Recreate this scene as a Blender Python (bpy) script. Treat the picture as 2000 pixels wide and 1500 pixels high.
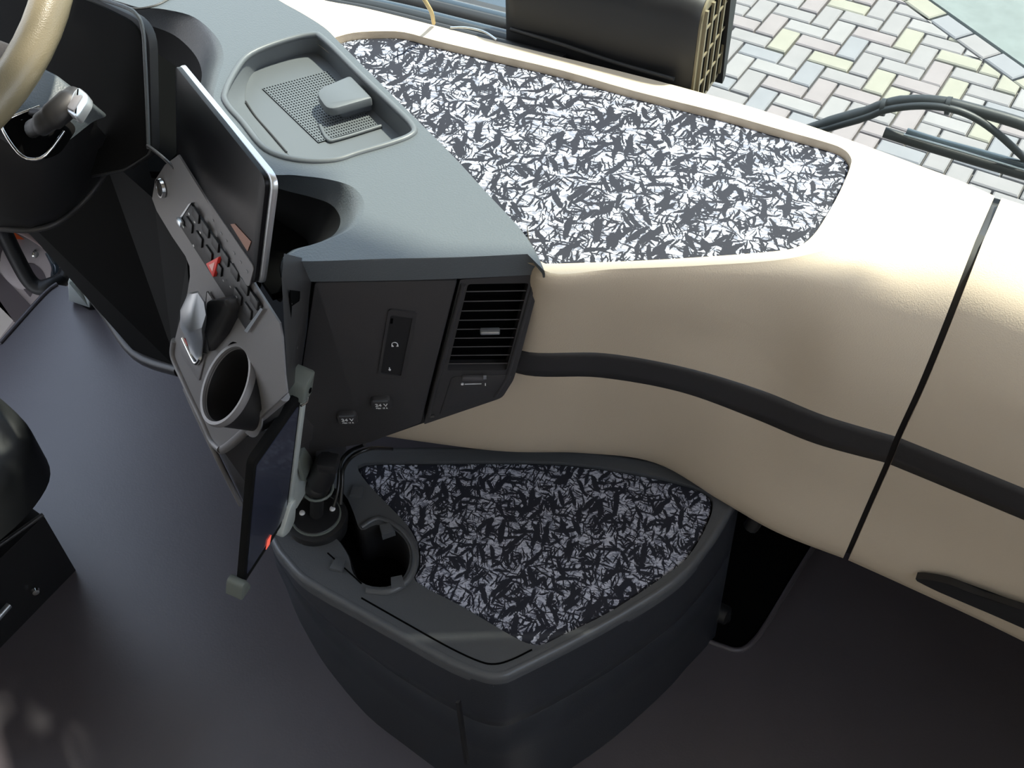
import bpy, bmesh, math, random
import numpy as np
from mathutils import Vector, Matrix
from mathutils.geometry import tessellate_polygon
random.seed(7)
scn = bpy.context.scene
for o in list(bpy.data.objects): bpy.data.objects.remove(o)
COL = scn.collection

# ------------------------------------------------------------------ camera
FPX = 2150.0
PITCH, ROLL, YAW = math.radians(48.6), math.radians(-1.3), math.radians(28)
CAM = np.array([0, 0, 1.75])
fw = np.array([-math.sin(YAW)*math.cos(PITCH), math.cos(YAW)*math.cos(PITCH), -math.sin(PITCH)])
r0 = np.cross(fw, [0, 0, 1.]); r0 /= np.linalg.norm(r0); u0 = np.cross(r0, fw)
RT = math.cos(ROLL)*r0 + math.sin(ROLL)*u0
UP = -math.sin(ROLL)*r0 + math.cos(ROLL)*u0
cd = bpy.data.cameras.new('camera'); cam = bpy.data.objects.new('camera', cd); COL.objects.link(cam)
cd.sensor_width = 36; cd.lens = FPX/2000*36; cd.clip_start = 0.02
cam.matrix_world = Matrix(((RT[0], UP[0], -fw[0], CAM[0]), (RT[1], UP[1], -fw[1], CAM[1]), (RT[2], UP[2], -fw[2], CAM[2]), (0, 0, 0, 1)))
scn.camera = cam

# ------------------------------------------------------------------ light
scn.view_settings.view_transform = 'Standard'; scn.view_settings.look = 'None'
scn.view_settings.gamma = 1; scn.view_settings.use_curve_mapping = False
scn.view_settings.exposure = 0.0
SUN_DIR = Vector((0.30, 0.38, 0.90)).normalized()     # towards the sun: ahead and to the passenger side
sd = bpy.data.lights.new('sun', 'SUN'); sd.energy = 14.5; sd.angle = math.radians(2.5); sd.color = (1, .93, .80)
so = bpy.data.objects.new('sun', sd); COL.objects.link(so); so.rotation_euler = SUN_DIR.to_track_quat('Z', 'Y').to_euler()
w = bpy.data.worlds.new('world'); scn.world = w; w.use_nodes = True
nt = w.node_tree; nt.nodes.clear()
bg = nt.nodes.new('ShaderNodeBackground'); wo = nt.nodes.new('ShaderNodeOutputWorld')
tc = nt.nodes.new('ShaderNodeTexCoord'); sx = nt.nodes.new('ShaderNodeSeparateXYZ'); rp = nt.nodes.new('ShaderNodeValToRGB')
nt.links.new(tc.outputs['Generated'], sx.inputs[0]); nt.links.new(sx.outputs[2], rp.inputs[0])
rp.color_ramp.elements[0].position = 0.0; rp.color_ramp.elements[0].color = (.90, .94, 1, 1)
rp.color_ramp.elements[1].position = 0.6; rp.color_ramp.elements[1].color = (.66, .79, 1, 1)
nt.links.new(rp.outputs[0], bg.inputs[0]); bg.inputs[1].default_value = 3.1
nt.links.new(bg.outputs[0], wo.inputs[0])

# ------------------------------------------------------------------ picking points on real planes
def ray(x, y): return fw + RT*(x-1000)/FPX - UP*(y-750)/FPX
def PZ(x, y, z):
    d = ray(x, y); return Vector(CAM + d*((z-CAM[2])/d[2]))
def PY(x, y, Y):
    d = ray(x, y); return Vector(CAM + d*((Y-CAM[1])/d[1]))
def PX(x, y, X):
    d = ray(x, y); return Vector(CAM + d*((X-CAM[0])/d[0]))
class Plane:
    def __init__(s, p, n): s.p = Vector(p); s.n = Vector(n).normalized()
    def __call__(s, x, y, h=0.0):
        d = ray(x, y); p = s.p + s.n*h; c = Vector(CAM); dv = Vector(d)
        return c + dv*((p-c).dot(s.n)/dv.dot(s.n))
def pxof(p):
    v = np.array(p)-CAM; z = v@fw; return 1000+FPX*(v@RT)/z, 750-FPX*(v@UP)/z

# ------------------------------------------------------------------ materials
def mat(name, col, rough=.5, metal=0., grain=None, spec=.5, coat=0, emit=None, mottle=0):
    m = bpy.data.materials.new(name); m.use_nodes = True; n = m.node_tree; b = n.nodes['Principled BSDF']
    b.inputs['Base Color'].default_value = (*col, 1); b.inputs['Roughness'].default_value = rough
    b.inputs['Metallic'].default_value = metal; b.inputs['Specular IOR Level'].default_value = spec
    if coat: b.inputs['Coat Weight'].default_value = coat; b.inputs['Coat Roughness'].default_value = .05
    if emit: b.inputs['Emission Color'].default_value = (*emit[0], 1); b.inputs['Emission Strength'].default_value = emit[1]
    t = n.nodes.new('ShaderNodeTexCoord')
    if mottle:
        ns = n.nodes.new('ShaderNodeTexNoise'); ns.inputs['Scale'].default_value = 9; ns.inputs['Detail'].default_value = 5
        n.links.new(t.outputs['Object'], ns.inputs['Vector'])
        mx = n.nodes.new('ShaderNodeMix'); mx.data_type = 'RGBA'
        mx.inputs[6].default_value = (*[c*(1-mottle) for c in col], 1); mx.inputs[7].default_value = (*[min(1, c*(1+mottle)) for c in col], 1)
        n.links.new(ns.outputs[0], mx.inputs[0]); n.links.new(mx.outputs[2], b.inputs['Base Color'])
    if grain:
        sc, st = grain
        v = n.nodes.new('ShaderNodeTexVoronoi'); v.inputs['Scale'].default_value = sc
        n.links.new(t.outputs['Object'], v.inputs['Vector'])
        bp = n.nodes.new('ShaderNodeBump'); bp.inputs['Strength'].default_value = st; bp.inputs['Distance'].default_value = .0006
        n.links.new(v.outputs['Distance'], bp.inputs['Height']); n.links.new(bp.outputs[0], b.inputs['Normal'])
    return m
M = {}
M['grey'] = mat('grained grey plastic', (.080, .090, .097), .42, grain=(420, .35), spec=.6)
M['grey2'] = mat('smooth grey plastic', (.13, .14, .15), .38, grain=(900, .1))
M['tray'] = mat('grey rubber tray', (.095, .104, .112), .45)
M['dark'] = mat('charcoal plastic', (.035, .033, .034), .42, grain=(600, .12))
M['darker'] = mat('black matte plastic', (.010, .010, .011), .5)
M['void'] = mat('black inside', (.003, .003, .003), .95, spec=.02)
M['slat'] = mat('black slat plastic', (.075, .070, .072), .35)
M['beige'] = mat('grained beige plastic', (.56, .465, .35), .50, grain=(620, .28), spec=.5)
M['stripe'] = mat('black rubber trim', (.028, .026, .026), .45)
M['console'] = mat('grey console plastic', (.15, .145, .15), .4, grain=(800, .08))
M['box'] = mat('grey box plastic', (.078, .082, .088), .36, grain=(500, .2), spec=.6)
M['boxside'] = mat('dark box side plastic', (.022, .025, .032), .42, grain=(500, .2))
M['screen'] = mat('black glass', (.004, .004, .005), .28, spec=.15)
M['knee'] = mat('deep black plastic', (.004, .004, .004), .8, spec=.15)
M['tscreen'] = mat('glass tinted by sky reflection', (.030, .034, .055), .25, coat=.3)  # blue grey base stands in for sky reflected in the tablet
M['chrome'] = mat('chrome', (.8, .8, .8), .16, 1)
M['satin'] = mat('satin silver', (.62, .65, .68), .30, .9)
M['alu'] = mat('grey green aluminium', (.50, .54, .52), .42, .35)
M['holder'] = mat('grey green plastic', (.13, .145, .13), .45)
M['red'] = mat('red button', (.75, .04, .03), .35)
M['white'] = mat('white print', (.75, .75, .75), .5)
M['dimprint'] = mat('grey print', (.25, .25, .26), .5)
M['orange'] = mat('orange reflector', (.9, .14, .03), .3)
M['leather'] = mat('tan leather', (.20, .17, .105), .36, grain=(700, .25), spec=.6)
M['mat'] = mat('grey blue floor cover', (.076, .067, .076), .40, grain=(260, .12), spec=.6, mottle=.12)
M['seat'] = mat('black seat vinyl', (.012, .013, .014), .45)
M['doorgrey'] = mat('mauve grey door plastic', (.36, .33, .35), .5)
M['doordark'] = mat('dark mauve door plastic', (.08, .07, .085), .5)
M['asphalt'] = mat('pale concrete', (.135, .153, .146), .9, grain=(60, .3), mottle=.25)
M['joint'] = mat('sand joint', (.098, .092, .09), .95)
M['rubber'] = mat('wiper black', (.014, .017, .02), .5)
M['cowl'] = mat('dark blue grey glossy cowl', (.03, .045, .06), .15, coat=.6)
M['cable'] = mat('black cable', (.012, .012, .012), .28)
M['yellow'] = mat('tan cable', (.55, .42, .2), .4)
M['roof'] = mat('cab lining', (.80, .74, .65), .9)
for i, c in enumerate([(.185, .172, .170), (.192, .166, .164), (.212, .200, .160), (.168, .166, .174), (.205, .192, .188)]):
    M['brick%d' % i] = mat('paver %d' % i, c, .85, mottle=.12, grain=(90, .2))
g = bpy.data.materials.new('windscreen glass'); g.use_nodes = True; n = g.node_tree; n.nodes.clear()
o_ = n.nodes.new('ShaderNodeOutputMaterial'); mx = n.nodes.new('ShaderNodeMixShader'); tr = n.nodes.new('ShaderNodeBsdfTransparent'); gl = n.nodes.new('ShaderNodeBsdfGlossy')
tr.inputs[0].default_value = (.84, .88, .87, 1); gl.inputs['Roughness'].default_value = 0.02; mx.inputs[0].default_value = .06
n.links.new(tr.outputs[0], mx.inputs[1]); n.links.new(gl.outputs[0], mx.inputs[2]); n.links.new(mx.outputs[0], o_.inputs[0]); M['glass'] = g

def camo(name, light, mid, dark, scale=1.0):
    m = bpy.data.materials.new(name); m.use_nodes = True; n = m.node_tree; b = n.nodes['Principled BSDF']; L = n.links.new
    t = n.nodes.new('ShaderNodeTexCoord')
    def math_(op, a, bb=None, c=None):
        q = n.nodes.new('ShaderNodeMath'); q.operation = op
        for i, v in enumerate((a, bb, c)):
            if v is None: continue
            if isinstance(v, (int, float)): q.inputs[i].default_value = v
            else: L(v, q.inputs[i])
        return q.outputs[0]
    def noise(sc, det=3, vec=None, rough=.6):
        q = n.nodes.new('ShaderNodeTexNoise'); q.inputs['Scale'].default_value = sc*scale; q.inputs['Detail'].default_value = det; q.inputs['Roughness'].default_value = rough
        L(vec or t.outputs['Object'], q.inputs['Vector']); return q
    nz = noise(26, 4)
    vm = n.nodes.new('ShaderNodeVectorMath'); vm.operation = 'SUBTRACT'; L(nz.outputs['Color'], vm.inputs[0]); vm.inputs[1].default_value = (.5, .5, .5)
    vs = n.nodes.new('ShaderNodeVectorMath'); vs.operation = 'SCALE'; L(vm.outputs[0], vs.inputs[0]); vs.inputs['Scale'].default_value = .018/scale
    va = n.nodes.new('ShaderNodeVectorMath'); va.operation = 'ADD'; L(t.outputs['Object'], va.inputs[0]); L(vs.outputs[0], va.inputs[1])
    def mapping(rot, sc):
        q = n.nodes.new('ShaderNodeMapping'); q.inputs['Rotation'].default_value = (0, 0, math.radians(rot)); L(va.outputs[0], q.inputs['Vector'])
        q2 = n.nodes.new('ShaderNodeMapping'); q2.inputs['Scale'].default_value = sc; q2.inputs['Location'].default_value = (rot*.37, rot*.21, 0)
        L(q.outputs[0], q2.inputs['Vector']); return q2.outputs[0]
    masks = []
    def rng(v, lo, hi):
        q = n.nodes.new('ShaderNodeMapRange'); L(v, q.inputs[0]); q.inputs[1].default_value = lo; q.inputs[2].default_value = hi; return q.outputs[0]
    edge = noise(150, 4, rough=.7)
    eoff = math_('MULTIPLY', math_('SUBTRACT', edge.outputs[0], .5), .42)
    # brush strokes: long cells thresholded around their points, ragged by fine noise
    for k, (sc, rot, stv, thr) in enumerate(((15, -70, 4.2, .25), (13, -105, 5.0, .23), (16, -135, 4.6, .23), (14, -25, 5.5, .20), (26, -50, 3.2, .18), (22, -160, 6.0, .19), (26, -88, 8.5, .24), (24, -120, 9.0, .24), (22, -5, 9.0, .22))):
        v = n.nodes.new('ShaderNodeTexVoronoi'); v.feature = 'F1'; v.inputs['Scale'].default_value = sc*scale; v.inputs['Randomness'].default_value = 1
        v.voronoi_dimensions = '2D'
        L(mapping(rot, (1, stv, 1)), v.inputs['Vector'])
        sep = n.nodes.new('ShaderNodeSeparateColor'); L(v.outputs['Color'], sep.inputs[0])
        t_ = math_('MULTIPLY', math_('ADD', math_('MULTIPLY', sep.outputs[0], 1.30), .13), thr)
        masks.append(rng(math_('SUBTRACT', math_('ADD', t_, math_('MULTIPLY', eoff, .55)), v.outputs['Distance']), -.015, .03))
    # thin twigs
    for k, (sc, rot, st, wd) in enumerate(((19, 20, (1, 1.6, 1), .020), (27, -35, (1, 2.4, 1), .022))):
        v = n.nodes.new('ShaderNodeTexVoronoi'); v.feature = 'DISTANCE_TO_EDGE'; v.inputs['Scale'].default_value = sc*scale; v.voronoi_dimensions = '2D'
        L(mapping(rot, st), v.inputs['Vector'])
        wn = noise(17+6*k, 2)
        wid = math_('MULTIPLY', math_('SUBTRACT', wn.outputs[0], .40), wd*7)
        masks.append(rng(math_('SUBTRACT', wid, v.outputs['Distance']), -.012, .012))
    d = masks[0]
    for q in masks[1:]: d = math_('MAXIMUM', d, q)
    mn = noise(95, 5, vec=mapping(-20, (1, 2.2, 1)), rough=.7)
    mq = n.nodes.new('ShaderNodeMapRange'); L(mn.outputs[0], mq.inputs[0]); mq.inputs[1].default_value = .49; mq.inputs[2].default_value = .55
    c1 = n.nodes.new('ShaderNodeMix'); c1.data_type = 'RGBA'; c1.inputs[6].default_value = (*light, 1); c1.inputs[7].default_value = (*mid, 1); L(mq.outputs[0], c1.inputs[0])
    c2 = n.nodes.new('ShaderNodeMix'); c2.data_type = 'RGBA'; L(c1.outputs[2], c2.inputs[6]); c2.inputs[7].default_value = (*dark, 1); L(d, c2.inputs[0])
    L(c2.outputs[2], b.inputs['Base Color']); b.inputs['Roughness'].default_value = .75; b.inputs['Specular IOR Level'].default_value = .25
    wv = noise(900, 2); bp = n.nodes.new('ShaderNodeBump'); bp.inputs['Strength'].default_value = .25; bp.inputs['Distance'].default_value = .0005
    L(wv.outputs[0], bp.inputs['Height']); L(bp.outputs[0], b.inputs['Normal'])
    return m
M['camo'] = camo('twig print fabric', (.52, .53, .61), (.20, .21, .26), (.020, .021, .030))

# ------------------------------------------------------------------ building helpers
def tagp(o, label=None, cat=None, group=None, kind=None):
    if label: o['label'] = label
    if cat: o['category'] = cat
    if group: o['group'] = group
    if kind: o['kind'] = kind
    return o
def thing(name, label, cat, loc, group=None):
    o = bpy.data.objects.new(name, None); o.empty_display_size = .03; COL.objects.link(o); o.location = loc
    o['root'] = 1
    return tagp(o, label, cat, group)
def rootloc(p):
    v = Vector((0, 0, 0))
    while p is not None: v += Vector(p.location); p = p.parent
    return v
def link(name, bm, m, parent=None, smooth=False, label=None):
    org = rootloc(parent)
    if parent is None:
        vs = [v.co for v in bm.verts]
        org = Vector((sum(v.x for v in vs)/len(vs), sum(v.y for v in vs)/len(vs), min(v.z for v in vs)))
    for v in bm.verts: v.co -= org
    bmesh.ops.recalc_face_normals(bm, faces=bm.faces)
    me = bpy.data.meshes.new(name); bm.to_mesh(me); bm.free()
    ms = m if isinstance(m, (list, tuple)) else [m]
    for q in ms: me.materials.append(M[q] if isinstance(q, str) else q)
    if smooth:
        for p in me.polygons: p.use_smooth = True
        if smooth is not True: me.set_sharp_from_angle(angle=math.radians(smooth))
    o = bpy.data.objects.new(name, me); COL.objects.link(o)
    if parent is not None: o.parent = parent
    else: o.location = org
    if label: o['label'] = label
    return o
def crom(pts, closed=True, k=6):
    pts = [Vector(p) for p in pts]; n = len(pts); out = []
    rng = n if closed else n-1
    for i in range(rng):
        if closed: a, b, c, d = pts[i-1], pts[i], pts[(i+1) % n], pts[(i+2) % n]
        else: a, b, c, d = pts[max(i-1, 0)], pts[i], pts[i+1], pts[min(i+2, n-1)]
        for j in range(k):
            t = j/k
            out.append(.5*((2*b)+(c-a)*t+(2*a-5*b+4*c-d)*t*t+(-a+3*b-3*c+d)*t**3))
    if not closed: out.append(pts[-1])
    return out
def rpoly(pts, r, k=4):
    pts = [Vector(p) for p in pts]; n = len(pts); out = []
    rs = r if isinstance(r, (list, tuple)) else [r]*n
    for i in range(n):
        a, b, c = pts[i-1], pts[i], pts[(i+1) % n]
        q = rs[i]
        if q <= 0: out.append(b); continue
        d1 = min(q, (a-b).length*.48); d2 = min(q, (c-b).length*.48)
        p1 = b+(a-b).normalized()*d1; p2 = b+(c-b).normalized()*d2
        for j in range(k+1):
            t = j/k; out.append(p1*(1-t)**2+b*2*t*(1-t)+p2*t*t)
    return out
def normal(pts):
    nn = Vector((0, 0, 0))
    for i in range(len(pts)): nn += pts[i-1].cross(pts[i])
    return nn.normalized()
def prism(name, pts, vec, m, parent=None, bev=0, seg=2, smooth=40, label=None, taper=None):
    """polygon pts (the face one sees) extruded by vec, edges of the seen face bevelled"""
    pts = [Vector(p) for p in pts]; vec = Vector(vec); n = len(pts)
    bm = bmesh.new(); rows = []
    cen = sum(pts, Vector())/n; nv = vec.normalized()
    if bev > 0:
        nrm = normal(pts)
        def inset(ps, d):
            o = []
            for i in range(n):
                a, b, c = ps[i-1], ps[i], ps[(i+1) % n]
                e1 = (b-a).normalized() if (b-a).length > 1e-9 else Vector(); e2 = (c-b).normalized() if (c-b).length > 1e-9 else Vector()
                t = (e1+e2)
                t = t.normalized() if t.length > 1e-6 else e1
                q = nrm.cross(t).normalized(); cs = max(.5, q.dot(nrm.cross(e1).normalized()) if e1.length else 1)
                o.append(b+q*d/cs)
            return o
        for s in range(seg+1):
            a = math.pi/2*s/seg
            rows.append([p+nv*bev*(1-math.sin(a)) for p in inset(pts, bev*(1-math.cos(a)))])
        rows = rows[::-1]
        rows = [[p for p in r_] for r_ in rows]
        # rows[0] = innermost top, rows[-1] = outline at depth bev
        rows = [inset_row for inset_row in rows]
        fixed = []
        for s in range(seg+1):
            a = math.pi/2*s/seg
            fixed.append([p+nv*bev*(1-math.cos(a)) for p in inset(pts, bev*(1-math.sin(a)))])
        rows = fixed
    else: rows = [pts]
    end = [p+vec for p in pts]
    if taper: 
        ce = sum(end, Vector())/n; end = [ce+(p-ce)*taper for p in end]
    rows.append(end)
    vr = [[bm.verts.new(p) for p in r_] for r_ in rows]
    for a, b in zip(vr, vr[1:]):
        for i in range(n): bm.faces.new((a[i-1], a[i], b[i], b[i-1]))
    bm.faces.new(vr[0]); bm.faces.new(vr[-1][::-1])
    bmesh.ops.triangulate(bm, faces=[f for f in bm.faces if len(f.verts) > 4])
    return link(name, bm, m, parent, smooth, label)
def plate(name, outer, holes, vec, m, parent=None, smooth=40, label=None, closed_back=True):
    """flat plate with holes, thickness vec"""
    outer = [Vector(p) for p in outer]; holes = [[Vector(p) for p in h] for h in holes]; vec = Vector(vec)
    loops = [outer]+holes; tris = tessellate_polygon(loops); flat = [p for l in loops for p in l]
    bm = bmesh.new(); top = [bm.verts.new(p) for p in flat]; bot = [bm.verts.new(p+vec) for p in flat]
    for t in tris:
        try: bm.faces.new([top[i] for i in t])
        except ValueError: pass
        if closed_back:
            try: bm.faces.new([bot[i] for i in t][::-1])
            except ValueError: pass
    k = 0
    for l in loops:
        n = len(l)
        for i in range(n):
            a, b = k+i, k+(i+1) % n
            bm.faces.new((top[a], top[b], bot[b], bot[a]))
        k += n
    return link(name, bm, m, parent, smooth, label)
def loft(name, rows, m, parent=None, closed=False, smooth=True, cap=False, label=None, thick=None):
    bm = bmesh.new(); vr = [[bm.verts.new(p) for p in r_] for r_ in rows]; n = len(rows[0])
    for a, b in zip(vr, vr[1:]):
        for i in range(n if closed else n-1):
            j = (i+1) % n
            try: bm.faces.new((a[i], a[j], b[j], b[i]))
            except ValueError: pass
    if cap:
        for r_ in (vr[0], vr[-1]):
            f = bm.faces.new(r_); bmesh.ops.triangulate(bm, faces=[f])
    if thick:
        bmesh.ops.recalc_face_normals(bm, faces=bm.faces)
        bmesh.ops.solidify(bm, geom=bm.faces[:], thickness=thick)
    return link(name, bm, m, parent, smooth, label)
def tube(name, pts, r, m, parent=None, n=10, k=6, label=None, closed=False, flat=1.0, bm_in=None):
    ps = crom(pts, closed, k) if k > 1 else [Vector(p) for p in pts]
    bm = bm_in or bmesh.new(); rings = []; prev = None
    N = len(ps)
    for i, p in enumerate(ps):
        a = ps[i-1] if (i > 0 or closed) else p; b = ps[(i+1) % N] if (i < N-1 or closed) else p
        t = (b-a).normalized()
        if prev is None: x = t.orthogonal().normalized()
        else: x = (prev-t*prev.dot(t)).normalized()
        prev = x; y = t.cross(x)
        rr = r[int(i*len(r)/N)] if isinstance(r, (list, tuple)) else r
        rings.append([bm.verts.new(p+(x*math.cos(q)+y*math.sin(q)*flat)*rr) for q in [2*math.pi*j/n for j in range(n)]])
    for i in range(N if closed else N-1):
        a, b = rings[i], rings[(i+1) % N]
        for j in range(n): bm.faces.new((a[j-1], a[j], b[j], b[j-1]))
    if not closed: bm.faces.new(rings[0]); bm.faces.new(rings[-1])
    if bm_in: return None
    return link(name, bm, m, parent, 50, label)
def frame(nrm, xd=None):
    z = Vector(nrm).normalized(); x = Vector(xd) if xd is not None else z.orthogonal()
    x = (x-z*x.dot(z)).normalized(); return x, z.cross(x), z
def lathe(name, prof, org, nrm, m, parent=None, n=32, label=None, sx=1.0, sy=1.0, xd=None, capend=True, smooth=40):
    x, y, z = frame(nrm, xd); org = Vector(org); bm = bmesh.new(); rings = []
    for r_, h in prof:
        rings.append([bm.verts.new(org+z*h+(x*math.cos(q)*sx+y*math.sin(q)*sy)*r_) for q in [2*math.pi*j/n for j in range(n)]])
    for a, b in zip(rings, rings[1:]):
        for j in range(n): bm.faces.new((a[j-1], a[j], b[j], b[j-1]))
    if capend: bm.faces.new(rings[0]); bm.faces.new(rings[-1][::-1])
    return link(name, bm, m, parent, smooth, label)
def boxat(name, c, x, y, z, m, parent=None, bev=.002, label=None):
    """box centred at c with half-extent vectors x, y, z"""
    c = Vector(c); x = Vector(x); y = Vector(y); z = Vector(z)
    bm = bmesh.new(); vs = {}
    for i in (-1, 1):
        for j in (-1, 1):
            for k in (-1, 1): vs[i, j, k] = bm.verts.new(c+x*i+y*j+z*k)
    for q in (((-1, -1, -1), (-1, 1, -1), (1, 1, -1), (1, -1, -1)), ((-1, -1, 1), (1, -1, 1), (1, 1, 1), (-1, 1, 1)),
              ((-1, -1, -1), (1, -1, -1), (1, -1, 1), (-1, -1, 1)), ((-1, 1, -1), (-1, 1, 1), (1, 1, 1), (1, 1, -1)),
              ((-1, -1, -1), (-1, -1, 1), (-1, 1, 1), (-1, 1, -1)), ((1, -1, -1), (1, 1, -1), (1, 1, 1), (1, -1, 1))):
        bm.faces.new([vs[a] for a in q])
    if bev: bmesh.ops.bevel(bm, geom=bm.edges[:], offset=bev, segments=2, affect='EDGES', profile=.5)
    return link(name, bm, m, parent, 40, label)
def text(name, body, size, org, xd, yd, m, parent, depth=.0003, label=None):
    cu = bpy.data.curves.new('t', 'FONT'); cu.body = body; cu.size = size; cu.align_x = 'CENTER'; cu.align_y = 'CENTER'; cu.resolution_u = 3; cu.extrude = depth
    ob = bpy.data.objects.new('t', cu); COL.objects.link(ob)
    dg = bpy.context.evaluated_depsgraph_get(); me = bpy.data.meshes.new_from_object(ob.evaluated_get(dg))
    bpy.data.objects.remove(ob)
    x = Vector(xd).normalized(); y = Vector(yd); y = (y-x*y.dot(x)).normalized(); z = x.cross(y)
    bm = bmesh.new(); bm.from_mesh(me)
    for v in bm.verts: v.co = Vector(org)+x*v.co.x+y*v.co.y+z*v.co.z
    return link(name, bm, m, parent, label=label)

# ------------------------------------------------------------------ the street outside (setting)
GZ = -1.40; UNIT = (1.75-GZ)/28.25
th = math.radians(-32.9); ca = np.array([math.cos(th), math.sin(th)]); cb = np.array([math.sin(th), -math.cos(th)])
def yawrot(v): c, s = math.cos(YAW), math.sin(YAW); return np.array([c*v[0]-s*v[1], s*v[0]+c*v[1]])
GO = yawrot(np.array([11.3, 46.0]))*UNIT; GU = yawrot(ca)*UNIT; GV = yawrot(cb)*UNIT
def gp(i, j, z=0): p = GO+GU*i+GV*j; return Vector((p[0], p[1], GZ+z))
bm = bmesh.new(); q = [(-14, -2), (20, -2), (20, 22), (-14, 22)]
bm.faces.new([bm.verts.new((x, y, GZ-.035)) for x, y in q])
ground = tagp(link('ground', bm, 'joint'), kind='structure', label='pavement of sand-jointed pavers')
# kerb line through two pixels on the ground
k1, k2 = PZ(1762, 0, GZ), PZ(1997, 170, GZ); kd = (k2-k1).normalized(); kn = Vector((-kd.y, kd.x, 0))
if kn.dot(Vector((0, 1, 0))) < 0: kn = -kn
o1 = PZ(1816, 0, GZ); KW = (o1-k1).dot(kn)
def clip(poly, p, nn):
    out = []
    for i in range(len(poly)):
        a, b = poly[i-1], poly[i]; da, db = (a-p).dot(nn), (b-p).dot(nn)
        if (da <= 0) != (db <= 0): out.append(a+(b-a)*(da/(da-db)))
        if db <= 0: out.append(b)
    return out
def inset2(poly, d):
    n = len(poly); nrm = normal(poly); o = []
    for i in range(n):
        a, b, c = poly[i-1], poly[i], poly[(i+1) % n]
        e1, e2 = (b-a).normalized(), (c-b).normalized(); n1, n2 = nrm.cross(e1), nrm.cross(e2)
        t = (n1+n2); t = t/max(.4, t.dot(n1)) if t.length > 1e-6 else n1
        o.append(b+t*d)
    return o
def brick_mesh(bm, poly, top):
    o = inset2(poly, .006); i_ = inset2(poly, .013); rows = [[p+Vector((0, 0, -.035)) for p in o], [p+Vector((0, 0, top-.006)) for p in o], [p+Vector((0, 0, top)) for p in i_]]
    vr = [[bm.verts.new(p) for p in r_] for r_ in rows]
    for a, b in zip(vr, vr[1:]):
        for j in range(len(a)): bm.faces.new((a[j-1], a[j], b[j], b[j-1]))
    bm.faces.new(vr[-1])
def area(poly): return abs(sum((poly[i-1].x*poly[i].y-poly[i].x*poly[i-1].y) for i in range(len(poly)))/2)
cells = []
for i in range(-60, 60):
    for j in range(-40, 40):
        # herringbone: H brick at lattice (1,1)*k + (2,-2)*m ; V brick beside it
        if (i+j) % 2 == 0 and ((i-j)//2) % 2 == 0:
            cells.append([gp(i, j), gp(i+2, j), gp(i+2, j+1), gp(i, j+1)])
            cells.append([gp(i+2, j-1), gp(i+3, j-1), gp(i+3, j+1), gp(i+2, j+1)])
vis, rest = [], []
for c in cells:
    c = clip(c, k1, kn)
    if len(c) < 3 or area(c) < .0008: continue
    cc = sum(c, Vector())/len(c); v = np.array(cc)-CAM
    if v@fw < .5: continue
    x, y = pxof(cc)
    if 1355 < x < 2025 and -25 < y < 395: vis.append((v@fw, c))
    elif -300 < x < 2600 and -700 < y < 900 and (v@fw) < 11: rest.append(c)
L_ = 1.9*UNIT
for t in range(-6, 9):
    a = k1+kd*(t*L_+.07*UNIT); b = a+kd*L_; c = [a, b, b+kn*KW, a+kn*KW]; cc = sum(c, Vector())/4; x, y = pxof(cc)
    (vis if (1355 < x < 2040 and -40 < y < 395) else rest).append((float((np.array(cc)-CAM)@fw), c) if (1355 < x < 2040 and -40 < y < 395) else c)
vis.sort(key=lambda t: t[0])
rest += [c for _, c in vis[300:]]
for _, c in vis[:300]:
    bm = bmesh.new(); brick_mesh(bm, c, random.uniform(-.003, .004))
    link('brick', bm, 'brick%d' % random.choice([0, 0, 1, 2, 3, 4]), ground)
bm = bmesh.new()
for c in rest: brick_mesh(bm, c, random.uniform(-.003, .004))
tagp(link('brick_field', bm, 'brick0', ground), kind='stuff')
p1, p2 = k1+kn*(KW+.01)-kd*6, k1+kn*(KW+.01)+kd*8
prism('concrete_slab', [p1, p2, p2+kn*8, p1+kn*8], (0, 0, -.04), 'asphalt', ground)

# ------------------------------------------------------------------ cab shell (setting)
def quad(name, pts, m, kind='structure', vec=None, label=None):
    o = prism(name, pts, vec, m) if vec else None
    return tagp(o, label, kind=kind)
XL, XR = -1.98, .62
quad('ceiling', [(XL, -1.3, 2.35), (XR, -1.3, 2.35), (XR, 1.05, 2.35), (XL, 1.05, 2.35)], 'roof', vec=(0, 0, .05))
quad('wall_back', [(XL, -1.3, -.02), (XR, -1.3, -.02), (XR, -1.3, 2.35), (XL, -1.3, 2.35)], 'roof', vec=(0, -.05, 0))
# right side: door with a window opening; left side: doorway left open at the front
plate('wall_right', [(XR, -1.3, -.02), (XR, 1.45, -.02), (XR, 1.45, 1.0), (XR, 1.15, 2.35), (XR, -1.3, 2.35)], [[(XR, -.3, 1.05), (XR, .85, 1.05), (XR, .85, 1.9), (XR, -.3, 1.9)]], (.04, 0, 0), 'roof')['kind'] = 'structure'
quad('wall_left', [(XL, -1.3, -.02), (XL, -.2, -.02), (XL, -.2, 2.35), (XL, -1.3, 2.35)], 'roof', vec=(-.05, 0, 0))
quad('trim_1', [(XL, 1.36, .6), (XL, 1.46, .6), (XL, 1.16, 2.35), (XL, 1.03, 2.35)], 'roof', vec=(.07, 0, 0))
quad('trim_2', [(XL, -.2, 2.1), (XL, 1.08, 2.1), (XL, 1.03, 2.35), (XL, -.2, 2.35)], 'roof', vec=(.05, 0, 0))
quad('trim_3', [(XL, 1.03, 2.2), (XR, 1.03, 2.2), (XR, 1.15, 2.35), (XL, 1.15, 2.35)], 'roof', vec=(0, .03, .02))
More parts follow.
